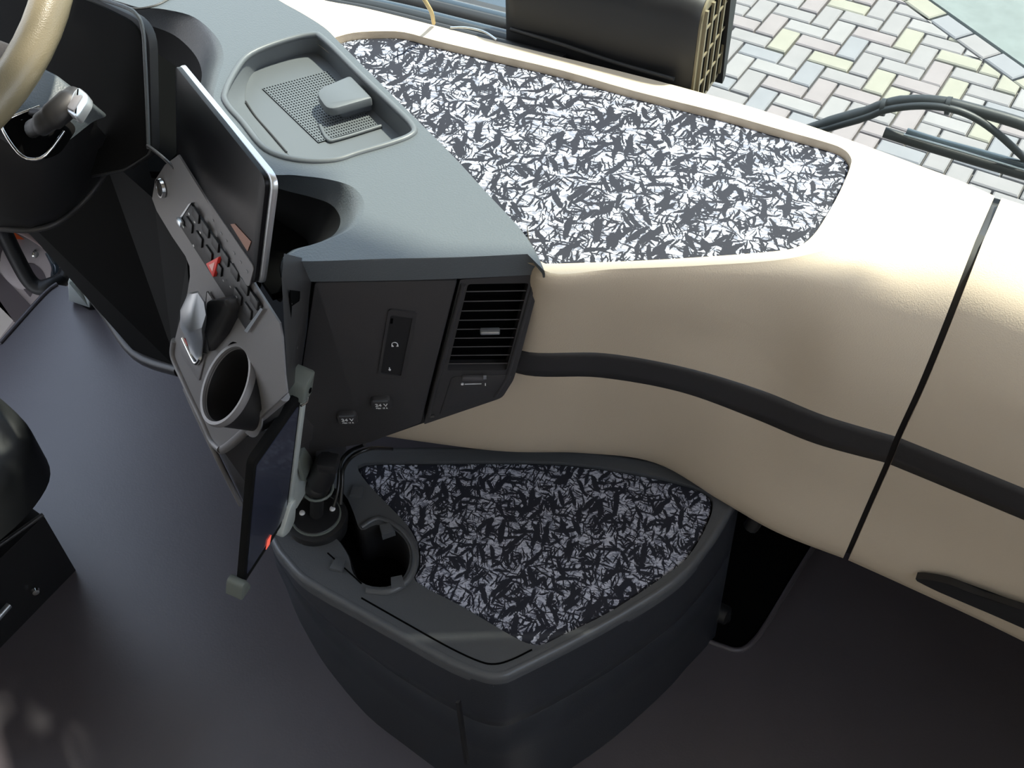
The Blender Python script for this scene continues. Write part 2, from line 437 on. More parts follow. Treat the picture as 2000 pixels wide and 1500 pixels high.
quad('sun_blocker_1', [(-.35, 1.15, 1.95), (-.15, 1.15, 1.96), (.02, 1.15, 1.69), (.095, 1.15, 1.44), (.55, 1.15, 1.40), (.55, 1.10, 2.26), (-.35, 1.10, 2.26)], 'roof', vec=(0, .012, 0), label='added sun blocker out of view, lower edge shaped for its shadow')  # added out of view, sloped to keep sun off floor box and console
quad('sun_blocker_2', [(-.68, 1.13, 1.72), (-.38, 1.13, 1.76), (-.38, 1.13, 1.93), (-.68, 1.13, 1.95)], 'roof', vec=(0, .008, 0), label='small added sun blocker out of view')  # added unseen panel, keeps sun patches off the floor by the seat
quad('sun_blocker_stem', [(-.57, 1.13, 1.94), (-.55, 1.13, 1.94), (-.55, 1.13, 2.3), (-.57, 1.13, 2.3)], 'roof', vec=(0, .008, 0), label='stem of the small added sun blocker')  # added unseen stem that carries the small sun blocker
ws = [(XL+.05, 1.46, .62), (XR-.03, 1.46, .62), (XR-.03, 1.19, 2.22), (XL+.05, 1.19, 2.22)]
tagp(prism('window_1', ws, (0, .006, .001), 'glass'), 'wide clear windscreen in front of the dashboard', kind='structure')
quad('trim_4', [(XL+.05, 1.17, .905), (XR-.02, 1.10, .90), (XR-.02, 1.47, .60), (XL+.05, 1.47, .60)], 'darker', vec=(0, 0, -.01))
# floor pan with the cover lying on it
quad('floor', [(-1.78, -1.3, -.006), (XR, -1.3, -.006), (XR, 1.40, -.006), (-1.52, 1.40, -.006), (-1.78, 1.15, -.006)], 'darker', vec=(0, 0, -.05))
quad('wall_front', [(XL, 1.40, -.6), (XR, 1.40, -.6), (XR, 1.43, .70), (XL, 1.43, .70)], 'darker', vec=(0, .03, 0))

# ------------------------------------------------------------------ floor cover
fm = [PZ(-250, 905, .004), PZ(0, 672, .004), PZ(84, 578, .004), PZ(112, 556, .004), PZ(135, 560, .004), PZ(150, 592, .004), PZ(175, 606, .004), PZ(200, 603, .004), PZ(262, 680, .004), PZ(268, 694, .004), PZ(345, 726, .004), PZ(420, 700, .004)]
cut = [PZ(1640, 1040, .004), PZ(1592, 1064, .004), PZ(1545, 1140, .004), PZ(1500, 1215, .004), PZ(1470, 1255, .004), PZ(1442, 1271, .004), PZ(1405, 1262, .004), PZ(1340, 1235, .004), PZ(1340, 1130, .004)]
pts = fm[::-1]
back = [Vector((-1.74, -1.2, .004)), Vector((.58, -1.2, .004)), Vector((.58, 1.36, .004)), Vector((.10, 1.36, .004))]
outer = [Vector((fm[-1].x, 1.1, .004))] + pts + back + cut + [Vector((-.35, 1.36, .004))]
outer = [p for p in outer]
def mat_grid():
    t = thing('floor_cover', 'grey-blue wipeable floor cover over the whole cab floor', 'floor mat', (-.7, .4, 0))
    plate('cover_sheet', outer, [], (0, 0, -.006), 'mat', t)
    ed = [p+Vector((0, 0, .002)) for p in cut[1:8]]
    tube('piping', ed, .005, 'mat', t, k=4)
    tube('piping', [p+Vector((0, 0, .003)) for p in fm[8:11]], .007, 'mat', t, k=4)
    tube('piping', [p+Vector((0, 0, .002)) for p in fm[1:4]], .005, 'mat', t, k=3)
    return t
mat_grid()

# ------------------------------------------------------------------ dashboard: beige part
ZD = .95
rimpx = [(470, -45), (560, -18), (640, 2), (695, 12), (760, 27), (850, 50), (960, 78), (1090, 110), (1230, 144), (1370, 181), (1480, 213), (1600, 252), (1700, 288), (1800, 325), (1880, 355), (1943, 383)]
rimw = [PZ(x, y, ZD) for x, y in rimpx]
camo_px = [(655, 73), (690, 64), (740, 61), (790, 63), (850, 79), (950, 103), (1100, 138), (1240, 178), (1400, 218), (1520, 252), (1610, 277), (1645, 290), (1661, 306), (1661, 325), (1640, 375), (1612, 425), (1588, 460), (1560, 481), (1520, 490), (1400, 500), (1250, 509), (1120, 514), (1065, 515), (1040, 500), (960, 398), (840, 252), (740, 146)]
def surround_px(p):  # hole rim at deck height, a little above the fabric
    return p
st = [[(1062, 528), (1056, 552), (1045, 590), (1032, 640), (1020, 685), (1008, 728), (985, 800), (960, 875)],
      [(1210, 525), (1208, 550), (1200, 595), (1190, 645), (1182, 690), (1172, 737), (1155, 805), (1135, 880)],
      [(1380, 518), (1372, 550), (1362, 600), (1350, 660), (1340, 718), (1328, 765), (1305, 830), (1280, 900)],
      [(1540, 505), (1528, 550), (1515, 610), (1500, 690), (1487, 762), (1470, 816), (1445, 890), (1412, 975)],
      [(1700, 470), (1680, 545), (1660, 630), (1635, 730), (1612, 812), (1592, 866), (1560, 945), (1520, 1035)],
      [(1905, 470), (1872, 555), (1835, 650), (1790, 760), (1748, 852), (1728, 903), (1690, 990), (1649, 1085)]]
sz = [[.95, .936, .88, .81, .745, .685, .58, .46], [.95, .932, .88, .81, .745, .68, .57, .44], [.95, .930, .88, .80, .73, .665, .56, .43],
      [.95, .928, .87, .78, .70, .635, .54, .42], [.95, .928, .875, .785, .69, .625, .52, .41], [.95, .925, .872, .785, .685, .62, .51, .40]]
G = [[PZ(*p, z) for p, z in zip(s, zz)] for s, zz in zip(st, sz)]
# one station hidden behind the centre block, going on in the same direction
G.insert(0, [p+(Vector((-.05, .06, -.03)) if k < 5 else (Vector((-.10, .03, 0)) if k == 5 else Vector((-.20, -.06, 0)))) for k, p in enumerate(G[0])])
G = [g_+[g_[-1]+Vector((0, .035, -.03)), g_[-1]+Vector((0, .12, -.04))] for g_ in G]
cols = [crom(g_, False, 4) for g_ in G]           # each station refined vertically
rows = [crom([c[r] for c in cols], False, 8) for r in range(len(cols[0]))]
rows[0] = [Vector((p.x, p.y, ZD)) for p in rows[0]]
rows[0] = rows[0][:8]+rows[0][8:]
dash = thing('dashboard', 'beige passenger side dashboard below the windscreen, black band across it', 'dashboard', (-.1, 1.0, .38))
cor = [PZ(*p, ZD) for p in camo_px]
hole = crom([p+Vector((0, 0, 0)) for p in cor[:23]], False, 3)+[PZ(1035, 500, ZD), PZ(950, 400, ZD), PZ(830, 255, ZD), PZ(730, 150, ZD), PZ(650, 80, ZD)]
rimw_c = crom(rimw, False, 3)
fr = rows[0][8:]
def out_ring():
    o = list(rimw_c)
    o += list(reversed(fr))
    # along and under the grey centre cover
    o += [PZ(1000, 500, ZD), PZ(930, 400, ZD), PZ(800, 255, ZD), PZ(700, 150, ZD), PZ(600, 70, ZD), PZ(500, 0, ZD)]
    return o
loops = [out_ring(), hole]
bm = bmesh.new(); flat = [p for l in loops for p in l]; vv = [bm.verts.new(p) for p in flat]
for t in tessellate_polygon(loops): bm.faces.new([vv[i] for i in t])
k = len(loops[0]); hb = [bm.verts.new(p+Vector((0, 0, -.016))) for p in hole]
for i in range(len(hole)): j = (i+1) % len(hole); bm.faces.new((vv[k+i], vv[k+j], hb[j], hb[i]))
rb = [bm.verts.new(p+Vector((0, .004, -.02))) for p in rimw_c]
for i in range(len(rimw_c)-1): bm.faces.new((vv[i], vv[i+1], rb[i+1], rb[i]))
link('deck', bm, 'beige', dash, 40)
# face as a smooth loft, split above / stripe / below
loft('upper_panel', rows[:17], 'beige', dash)
def push(r, d): return [p+Vector((0, d, 0)) for p in r]
loft('black_band', [push(rows[16], .003), push(rows[16], -.0004)]+[push(r, -.0004) for r in rows[17:20]]+[push(rows[20], -.0004), push(rows[20], .003)], 'stripe', dash)
loft('lower_panel', rows[20:], 'beige', dash)
# fabric panel in the recess
inn = [p+(sum(cor, Vector())/len(cor)-p).normalized()*.001+Vector((0, 0, -.010)) for p in hole]
up = prism('fabric_mat', inn, (0, 0, -.006), 'camo', None, bev=.002, smooth=30)
tagp(up, 'upper twig-print fabric mat set into the sunlit beige dash top', 'mat', 'twig-print fabric mats')
# right hand compartment, beyond the joint
gap = Vector((.006, 0, 0))
cR = cols[-1]; ext = [cR]+[[p+Vector((dx, dy*(1 if p.z > .8 else .6), 0)) for p in cR] for dx, dy in ((.10, -.012), (.25, -.035), (.57, -.11))]
ext = [[p+Vector((.0075, 0, 0)) for p in c] for c in ext]
rr = [crom([c[r] for c in ext], False, 4) for r in range(len(cR))]
comp = thing('side_compartment', 'beige dashboard section right of the vertical joint, flush with its neighbour', 'compartment', (.25, 1.0, .38))
top_in = [rimw[-1]+Vector((.0075, 0, 0)), rimw[-1]+Vector((.12, -.01, 0)), rimw[-1]+Vector((.27, -.04, 0)), rimw[-1]+Vector((.585, -.14, 0))]
tr_ = crom(top_in, False, 4)
loft('upper_panel', [[p+Vector((0, .004, -.02)) for p in tr_], tr_, rr[0]], 'beige', comp, smooth=40)
loft('front_panel', rr[:17], 'beige', comp)
loft('black_band', [push(rr[16], .003), push(rr[16], -.0004)]+[push(r, -.0004) for r in rr[17:20]]+[push(rr[20], -.0004), push(rr[20], .003)], 'stripe', comp)
loft('lower_panel', rr[20:], 'beige', comp)
# closing walls on both sides of the joint, and the dark strip inside
for par, c in ((dash, cols[-1]), (comp, ext[0])):
    loft('joint_edge', [c, [p+Vector((0, .03, -.01 if i < 5 else 0)) for i, p in enumerate(c)]], 'beige', par)
jc = [p+Vector((.005, .012, 0)) for p in cols[-1]]
loft('joint_seal', [[p+Vector((-.006, 0, 0)) for p in jc], [p+Vector((.006, 0, 0)) for p in jc]], 'darker', dash)
loft('joint_seal', [[rimw[-1]+Vector((-.002, 0, -.012)), rimw[-1]+Vector((.013, 0, -.012))], [jc[0]+Vector((-.007, 0, 0)), jc[0]+Vector((.008, 0, 0))]], 'stripe', dash)
# recessed grip low on the compartment
PF = Plane((.03, .962, .45), (-.10, -1, 0))
def onface(x, y, d=0.0): return PF(x, y, .004)
gp_ = [onface(1788, 1131, -.001), onface(1850, 1140, -.001), onface(1920, 1168, -.001), onface(2060, 1216, -.001), onface(2060, 1252, -.001), onface(1960, 1210, -.001), onface(1870, 1172, -.001), onface(1820, 1150, -.001)]
prism('grip_recess', crom(gp_, True, 3), (0, .012, 0), 'darker', comp)

# ------------------------------------------------------------------ grey centre cover
ZG = .964
right_px = [(470, -48), (544, 0), (592, 27), (634, 54), (655, 75), (700, 120), (760, 180), (814, 234), (880, 300), (940, 366), (1000, 430), (1030, 468), (1048, 500), (1058, 524)]
sh_px = [(60, -45), (150, -20), (235, 4), (270, 14), (320, 18), (380, 34), (425, 75), (437, 115), (424, 160), (420, 200), (470, 275), (520, 335), (575, 342), (640, 350), (690, 366), (712, 400), (695, 440), (645, 467), (598, 482), (572, 496), (585, 510), (760, 505), (900, 502), (1030, 496)]
bo = [(60, 60, .85), (140, 120, .62), (210, 190, .60), (250, 250, .60), (270, 280, .60), (290, 310, .60), (310, 330, .60), (330, 350, .62), (345, 370, .64), (370, 385, .65), (420, 440, .68), (480, 510, .70), (520, 560, .72), (540, 585, .74), (548, 590, .76), (550, 585, .80), (552, 560, .85), (551, 548, .89), (550, 541, .92), (551, 543, .93), (590, 550, .93), (760, 548, .93), (900, 544, .93), (1058, 536, .93)]
cover = thing('dash_cover', 'grained grey dashboard cover left of the sunlit fabric mat, moulded tray in its top', 'dashboard cover', (-.6, .9, .86))
S1 = [PZ(*p, ZG) for p in sh_px]; B1 = [PZ(x, y, z) for x, y, z in bo]
S1c = crom(S1, False, 5); B1c = crom(B1, False, 5)
lr = []
for t in (0, .08, .16, .26, .38, .5, .7, .85, 1):
    row = []
    for i, (a, b) in enumerate(zip(S1c, B1c)):
        c = Vector((a.x+(b.x-a.x)*.22, a.y+(b.y-a.y)*.22, ZG)) if i < 90 else Vector((a.x+(b.x-a.x)*.8-.002, a.y+(b.y-a.y)*.8-.005, ZG))
        row.append(a*(1-t)**2+c*2*t*(1-t)+b*t*t)
    lr.append(row)
loft('rounded_front', [r[:96] for r in lr[:5]], 'grey', cover)
loft('inner_wall', [r[:96] for r in lr[4:]], 'knee', cover)  # black lower wall stands in for the recess shading off to dark
loft('front_edge', [r[95:] for r in lr], 'grey', cover)
prism('far_top', [Vector((-1.92, .98, .955)), PZ(60, -45, .955), rimw[0]+Vector((0, .0, .005)), Vector((-1.92, 1.18, .955))], (0, 0, -.02), 'grey', cover)
to_px = [(439, 182), (462, 135), (490, 105), (550, 81), (608, 68), (634, 78), (700, 143), (770, 209), (807, 248), (802, 265), (762, 281), (700, 299), (655, 313), (600, 315), (550, 306), (512, 286), (475, 240), (446, 207)]
ti_px = [(479, 196), (484, 160), (505, 135), (555, 117), (604, 104), (628, 110), (672, 156), (728, 216), (776, 262), (790, 284), (762, 306), (705, 325), (660, 336), (610, 332), (577, 315), (548, 285), (514, 244), (490, 216)]
TO = crom([PZ(*p, ZG) for p in to_px], True, 4); TI = crom([PZ(*p, ZG-.028) for p in ti_px], True, 4)
Rg = crom([PZ(*p, ZG) for p in right_px], False, 3)
outl = Rg + [PZ(1050, 515, ZG-.004)]*0 + list(reversed(S1c))
loops = [outl, TO]; bm = bmesh.new(); vv = [bm.verts.new(p) for l in loops for p in l]
for t in tessellate_polygon(loops):
    try: bm.faces.new([vv[i] for i in t])
    except ValueError: pass
link('top_skin', bm, 'grey', cover)
redge = Rg+[S1c[-1]]; lastb = B1c[-1]
nr = len(redge)
dn = [[p+Vector((.000, 0, 0)) for p in redge], [p+Vector((.003, 0, -.002)) for p in redge], [p+Vector((.004, 0, -.006)) for p in redge], [p+Vector((.004, 0, -.006-.026*min(1, (nr-1-i)/5))) for i, p in enumerate(redge)]]
loft('side_lip', dn, 'grey', cover, smooth=60)
tray = tube('tray_rim', TO, .0042, 'tray', cover, k=1, closed=True, n=8)
mid = [a*.5+b*.5+Vector((0, 0, -.006)) for a, b in zip(TO, TI)]
loft('tray_wall', [TO, mid, TI], 'tray', cover, closed=True, smooth=60)
prism('tray_floor', [p+Vector((0, 0, .0005)) for p in TI], (0, 0, -.004), 'tray', cover)
# perforated rubber mat
zt = ZG-.0275; A, B_, C_, D_ = PZ(512, 174, zt), PZ(640, 140, zt), PZ(738, 246, zt), PZ(622, 280, zt)
bm = bmesh.new(); NU, NV = 24, 26
def bil(u, v, z=0): return (A*(1-u)+B_*u)*(1-v)+(D_*(1-u)+C_*u)*v+Vector((0, 0, z))
for i in range(NU):
    for j in range(NV):
        us = [i/NU, (i+1)/NU]; vs_ = [j/NV, (j+1)/NV]; c = [(us[0], vs_[0]), (us[1], vs_[0]), (us[1], vs_[1]), (us[0], vs_[1])]
        cu, cv = (us[0]+us[1])/2, (vs_[0]+vs_[1])/2
        o = [bm.verts.new(bil(*p, .0016)) for p in c]; ii = [bm.verts.new(bil(cu+(p[0]-cu)*.52, cv+(p[1]-cv)*.52, .0016)) for p in c]
        lo = [bm.verts.new(bil(cu+(p[0]-cu)*.52, cv+(p[1]-cv)*.52, .0002)) for p in c]
        for q in range(4): bm.faces.new((o[q-1], o[q], ii[q], ii[q-1])); bm.faces.new((ii[q-1], ii[q], lo[q], lo[q-1]))
tagp(link('perforated_insert', bm, 'tray', cover), kind='stuff')
prism('insert_base', [bil(0, 0, .0003), bil(1, 0, .0003), bil(1, 1, .0003), bil(0, 1, .0003)], (0, 0, -.0005), 'void', cover)
# raised rest at the right of the tray
zt2 = ZG-.002
rest_o = rpoly([PZ(613, 176, zt2), PZ(684, 146, zt2), PZ(727, 190, zt2), PZ(640, 215, zt2)], [.018, .006, .003, .014])
prism('rest_top', rest_o, (0, 0, -.011), 'tray', cover, bev=.003)
prism('rest_foot', rpoly([PZ(650, 182, zt2-.011), PZ(705, 165, zt2-.011), PZ(727, 195, zt2-.011), PZ(664, 214, zt2-.011)], .004), (0, 0, -.016), 'tray', cover)
pk = [PZ(*p, zt+.002) for p in ((625, 245), (640, 272), (660, 272), (745, 246))]
tube('rest_ridge', pk, .0025, 'tray', cover, n=8)
tube('tray_groove', [PZ(*p, ZG-.026) for p in ((480, 198), (500, 228), (530, 262), (560, 297))], .0012, 'dark', cover, n=6)
# far vent panel of the cover, at the top edge of the picture
tube('panel_seam', [PZ(*p, ZG+.0005) for p in ((170, -30), (200, -6), (250, 16), (300, 12), (335, -5))], .0018, 'dark', cover, n=6)

# ------------------------------------------------------------------ centre block: socket panel and air vent
PB = Plane(PZ(1059, 535, .93), (.47, -.86, -.15)); nb = PB.n
blk = thing('socket_panel', 'charcoal socket panel with air vent on the end of the grey dash cover', 'control panel', PB(825, 860)-Vector((0, 0, .02)))
body = [PB(606, 552, -.020), PB(1055, 538, -.020), PB(1001, 741, -.020), PB(979, 774, -.020), PB(825, 827, -.020), PB(722, 863, -.020), PB(584, 886, -.020)]
prism('housing', body, -nb*.012, 'darker', blk)
pan = rpoly([PB(615, 553), PB(893, 548), PB(822, 826), PB(722, 865), PB(582, 888), PB(588, 732)], [.004, .003, .003, .006, .004, .004])
prism('front_panel', pan, -nb*.022, 'dark', blk, bev=.0012)
ve = rpoly([PB(899, 546), PB(1058, 536), PB(1019, 686), PB(1003, 742), PB(981, 777), PB(828, 829)], [.003, .006, .006, .008, .008, .003])
vo = rpoly([PB(914, 555), PB(1033, 553), PB(989, 723), PB(873, 724)], .004)
plate('vent_bezel', ve, [vo], -nb*.022, 'dark', blk)
prism('vent_back', [PB(910, 550, -.016), PB(1037, 548, -.016), PB(993, 728, -.016), PB(868, 730, -.016)], -nb*.002, 'void', blk)
lo_ = rpoly([PB(882, 737, .0012), PB(1000, 733, .0012), PB(988, 765, .0012), PB(975, 774, .0012), PB(858, 812, .0012)], .006)
prism('vent_lower_plate', lo_, -nb*.003, 'dark', blk, bev=.001)
tube('bezel_ridge', [PB(905, 555, .001), PB(862, 715, .001), PB(842, 790, .001), PB(838, 812, .001), PB(850, 812, .001)], .003, 'dark', blk, k=3)
tube('bezel_ridge', [PB(1043, 552, .0), PB(1004, 690, .0), PB(989, 738, .0), PB(966, 774, .0)], .0025, 'dark', blk, k=3)
for i in range(9):
    t = (i+.75)/9.6
    a = PB(914, 555, -.003)*(1-t)+PB(873, 724, -.003)*t; b = PB(1033, 553, -.003)*(1-t)+PB(989, 723, -.003)*t
    dv = Vector((0, 0, 1)); dd = (a-Vector(CAM)).normalized()*.011
    th_ = Vector((0, 0, .0008))
    prism('slat', [a-th_, b-th_, b+th_, a+th_], dd, 'slat', blk)
c = PB(957, 647, .002); xb = (PB(981, 647)-PB(933, 648)).normalized(); yb = nb.cross(xb).normalized()
boxat('vent_knob', c, xb*.0115, yb*.0026, nb*.004, 'satin', blk, bev=.0015, label='silver vent knob')
boxat('vent_wheel', PB(925, 738, .003), xb*.0145, yb*.004, nb*.003, 'slat', blk, bev=.002)
boxat('wheel_mark', PB(947, 737, .0065), xb*.002, yb*.004, nb*.0006, 'satin', blk, bev=.0004)
boxat('scale_line', PB(924, 750, .0018), xb*.0105, yb*.0005, nb*.0003, 'white', blk, bev=0)
lathe('scale_dot', [(.0018, .0), (.0018, .0016)], PB(903, 749, .001), nb, 'white', blk, n=10)
boxat('scale_bar', PB(948, 751, .0018), xb*.0006, yb*.0028, nb*.0003, 'white', blk, bev=0)
# usb / headphone module
uo = rpoly([PB(759, 604, .002), PB(815, 611, .002), PB(790, 742, .002), PB(737, 735, .002)], .006)
ui = rpoly([PB(763, 616, .002), PB(806, 622, .002), PB(783, 735, .002), PB(743, 730, .002)], .003)
plate('socket_frame', uo, [ui], -nb*.003, 'dark', blk)
prism('socket_plate', [p-nb*.0015 for p in ui], -nb*.002, 'darker', blk)
yv = (PB(759, 604)-PB(737, 735)).normalized()
prism('socket_slot', rpoly([PB(763, 622, .0012), PB(768, 622, .0012), PB(767, 632, .0012), PB(762, 632, .0012)], .001), nb*.0002, 'void', blk)
pc = PB(771, 673, .002)
tube('headphone_symbol', [pc+xb*.0035*math.cos(a)+yb*.0045*math.sin(a) for a in [math.radians(q) for q in range(-60, 250, 30)]], .0005, 'white', blk, n=6, k=1)
for s in (-1, 1): boxat('headphone_symbol', pc+xb*.0032*s-yb*.0025, xb*.0009, yb*.0016, nb*.0003, 'white', blk, bev=0)
pu = PB(761, 721, .002)
boxat('usb_symbol', pu, xb*.0005, yb*.0035, nb*.0003, 'white', blk, bev=0)
lathe('usb_symbol', [(.0016, 0), (.0016, .0004)], pu-yb*.001, nb, 'white', blk, n=8)
for (x, y), nm in (((745, 782), 'a'), ((679, 811), 'b')):
    q = PB(x, y, .0)
    pts_ = rpoly([q-xb*.0125+yb*.0115, q+xb*.0125+yb*.0115, q+xb*.0135-yb*.0135, q-xb*.0135-yb*.0135], [.006, .006, .010, .010])
    cp = prism('socket_cap', [p+nb*.007 for p in pts_], -nb*.007, 'dark', blk, bev=.002)
    tg = boxat('cap_tab', q+yb*.0105+nb*.0075, xb*.0095, yb*.0009, nb*.0012, 'box', cp, bev=.0005)
    text('voltage_mark', '24 V', .0086, q-yb*.0005+xb*.0+nb*.0073, xb, yb, 'white', cp)
    text('current_mark', 'Max 15 A', .0038, q-yb*.0075+nb*.0073, xb, yb, 'white', cp)
# side with the narrow vent
cA, cB, cC = PZ(345, 305, 1.0), PZ(500, 560, .965), PZ(433, 862, .70)
nc = (cB-cA).cross(cC-cA).normalized(); nc = nc if nc.z > 0 else -nc
PC = Plane(cA, nc)
def PCq(x, y): return PC(x, y, -.003)
sA, sB, sC, sD = PCq(550, 541), PB(608, 551), PB(587, 733), PCq(562, 766)
ns = normal([sA, sB, sC, sD]); ns = ns if ns.dot(Vector((-1, -1, 0))) > 0 else -ns
prism('side_housing', [sA, sB, sC, sD], -nb*.03, 'dark', blk)
def sp(u, v, h=0): return (sA*(1-u)+sB*u)*(1-v)+(sD*(1-u)+sC*u)*v+ns*h
so_ = [sp(.28, .10, .001), sp(.62, .10, .001), sp(.68, .52, .001), sp(.50, .60, .001), sp(.30, .42, .001)]
prism('side_vent_recess', so_, -ns*.001, 'void', blk)
for i in range(9):
    v = .13+.045*i; boxat('side_slat', sp(.46, v, .0015), (sp(.62, v)-sp(.30, v))*.45, (sp(.5, v+.006)-sp(.5, v))*1.0, ns*.0008, 'slat', blk, bev=0)
boxat('side_vent_knob', sp(.55, .62, .003), (sp(.6, .6)-sp(.5, .6))*.8, (sp(.5, .66)-sp(.5, .6))*.7, ns*.003, 'satin', blk, bev=.001, label='silver thumb wheel')

# ------------------------------------------------------------------ built-in touchscreen
PD = Plane(PZ(342, 128, 1.10), (-.52, -.82, .20)); nd = PD.n
scr = thing('touchscreen', 'tall black built-in touchscreen with bright metal edge, between steering wheel and tray', 'screen', PD(440, 560)-nd*.02)
scp = rpoly([PD(342, 126), PD(521, 350), PD(497, 562), PD(345, 303)], [.010, .016, .016, .006])
prism('screen_housing', [p-nd*.004 for p in rpoly([PD(340, 124), PD(526, 352), PD(500, 566), PD(343, 306)], [.010, .018, .018, .006])], -nd*.006, 'satin', scr, bev=.003, label='bright metal edge')
prism('screen_glass', [p+nd*.0005 for p in scp], -nd*.005, 'screen', scr, bev=.001)
prism('touch_key_strip', rpoly([PD(346, 303, .0015), PD(496, 522, .0015), PD(486, 560, .0015), PD(480, 556, .0015), PD(338, 333, .0015)], [.002, .008, .006, .004, .002]), -nd*.001, 'console', scr)
for i, (x, y) in enumerate(((350, 330), (362, 350), (372, 369), (384, 384), (395, 405), (414, 428), (430, 454), (440, 468), (455, 492), (468, 510), (480, 528))):
    c = PD(x+2, y+2, .002); xs = (PD(496, 522)-PD(346, 303)).normalized()
    boxat('key_mark', c, xs*(.0016 if i % 2 else .0022), nd.cross(xs)*.0008, nd*.0002, 'dimprint', scr, bev=0)
prism('screen_tile', [PD(450, 438, .0012), PD(458, 437, .0012), PD(490, 472, .0012), PD(483, 491, .0012)], -nd*.0004, mat('brown screen tile', (.25, .10, .055), .3), scr, label='brown lit tile on the screen')
prism('screen_stand', [PD(400, 250, -.014), PD(470, 340, -.014), PD(470, 460, -.014), PD(400, 320, -.014)], -nd*.02, 'darker', scr)

# ------------------------------------------------------------------ centre console with switches, lever, cup holder
con = thing('switch_console', 'slanted grey console under the built-in touchscreen, with switches and lever', 'console', PC(433, 880)-Vector((0, 0, .05)))
col_ = [(348, 303), (322, 322), (303, 352), (297, 388), (306, 412), (336, 462), (362, 500), (370, 520), (371, 540), (366, 572), (352, 622), (341, 665), (338, 688), (343, 708), (360, 745), (377, 782), (398, 826), (414, 862), (430, 878), (450, 866), (505, 816), (560, 768), (556, 735), (551, 660), (546, 632), (500, 560), (428, 430)]
cp_ = [PC(x, y) for x, y in col_]
hc = PC(448, 744)
hole_c = [PC(448+math.cos(a)*57-math.sin(a)*0, 746+math.sin(a)*80) for a in [2*math.pi*i/28 for i in range(28)]]
hole_c = [hc+(p-hc) for p in hole_c]

tube('console_edge', [PC(432, 878, -.004), PC(450, 868, -.004), PC(505, 818, -.005), PC(556, 774, -.006)], .006, 'console', con, k=3)
tube('console_edge', [PC(x, y) for x, y in col_[11:19]], .0045, 'console', con, k=3)
prism('key_row', rpoly([PC(372, 398, .003), PC(510, 600, .003), PC(480, 646, .003), PC(440, 580, .003), PC(346, 434, .003)], .003), -nc*.004, 'darker', con, bev=.001)
prism('key_row_end', [PC(509, 601, .004), PC(513, 604, .004), PC(483, 650, .004), PC(477, 646, .004)], -nc*.004, 'chrome', con, label='chrome end strip')
prism('key_row_end', [PC(368, 399, .004), PC(373, 396, .004), PC(350, 432, .004), PC(347, 430, .004)], -nc*.004, 'satin', con, label='silver end strip')
kx = (PC(510, 600)-PC(372, 398)).normalized(); ky = nc.cross(kx)
for i in range(7):
    for j in range(2):
        a = (385+19*i-13*j-2, 418+28*i+19*j+2)
        if i == 4 and j == 1: continue
        boxat('switch', PC(*a, .004), kx*.0085, ky*.0062, nc*.0012, 'darker', con, bev=.0006)
for (x, y) in ((369, 418), (380, 434), (391, 454), (358, 443), (378, 480)):
    boxat('switch_mark', PC(x, y, .0056), kx*.0016, ky*.0010, nc*.0002, 'white', con, bev=0)
for (x, y) in ((450, 560), (462, 580), (436, 548)):
    boxat('switch_mark', PC(x, y, .0056), kx*.0014, ky*.0008, nc*.0002, 'dimprint', con, bev=0)
boxat('thumb_roller', PC(352, 434, .006), kx*.006, ky*.004, nc*.003, 'satin', con, bev=.002, label='silver roller')
hz = [PC(401, 515, .0065), PC(427, 501, .0065), PC(416, 543, .0065)]
prism('hazard_button', rpoly(hz, .003), -nc*.004, 'red', con, bev=.001, label='red triangular hazard button')
hcn = sum(hz, Vector())/3
prism('hazard_mark', [hcn+(p-hcn)*.45+nc*.0004 for p in hz], -nc*.0003, mat('pale red print', (.9, .45, .42), .4), con)
lathe('start_button', [(.0075, .002), (.0085, .004), (.0105, .004), (.0115, .001)], PC(318, 367, 0), nc, 'dark', con, n=24)
lathe('button_ring', [(.0088, .002), (.0092, .0048), (.0112, .0048), (.0118, .001)], PC(318, 367, 0), nc, 'chrome', con, n=24, label='chrome ring', capend=False)
# lever: silver grip on a black neck
ln = nc
lever = loft('lever', [[PC(x, y, h) for x, y in row] for row, h in (
    (((372, 575), (386, 572), (398, 590), (402, 615), (394, 640), (372, 648), (356, 634), (354, 610)), .035),
    (((368, 572), (387, 568), (401, 590), (404, 618), (394, 648), (370, 654), (352, 640), (352, 606)), .028),
    (((372, 600), (390, 600), (402, 612), (402, 640), (396, 668), (378, 672), (362, 658), (358, 634)), .015),
    (((382, 640), (392, 638), (398, 645), (398, 668), (394, 700), (386, 706), (372, 690), (370, 664)), .004))], 'satin', con, closed=True, cap=True, smooth=50, label='silver lever grip')
prism('lever_neck', rpoly([PC(400, 588, .022), PC(440, 582, .018), PC(452, 610, .012), PC(432, 655, .010), PC(405, 690, .008), PC(396, 650, .018)], .008), -nc*.020, 'darker', con, bev=.004, label='black lever neck')
prism('lever_plate', rpoly([PC(352, 660, .002), PC(372, 690, .002), PC(402, 690, .002), PC(388, 745, .002), PC(352, 690, .002)], .004), -nc*.002, 'console', con, bev=.0006)
tube('lever_trim', [PC(357, 660, .004), PC(366, 680, .004), PC(380, 708, .004), (PC(386, 708, .004)), PC(391, 700, .005)], .0022, 'chrome', con, k=4, label='chrome trim')
boxat('lever_mark', PC(364, 668, .006), kx*.005, ky*.0022, nc*.001, mat('dark red print', (.30, .03, .03), .4), con, bev=.0005)
boxat('key_pad', PC(412, 596, .003), kx*.012, ky*.012, nc*.001, 'console', con, bev=.002)
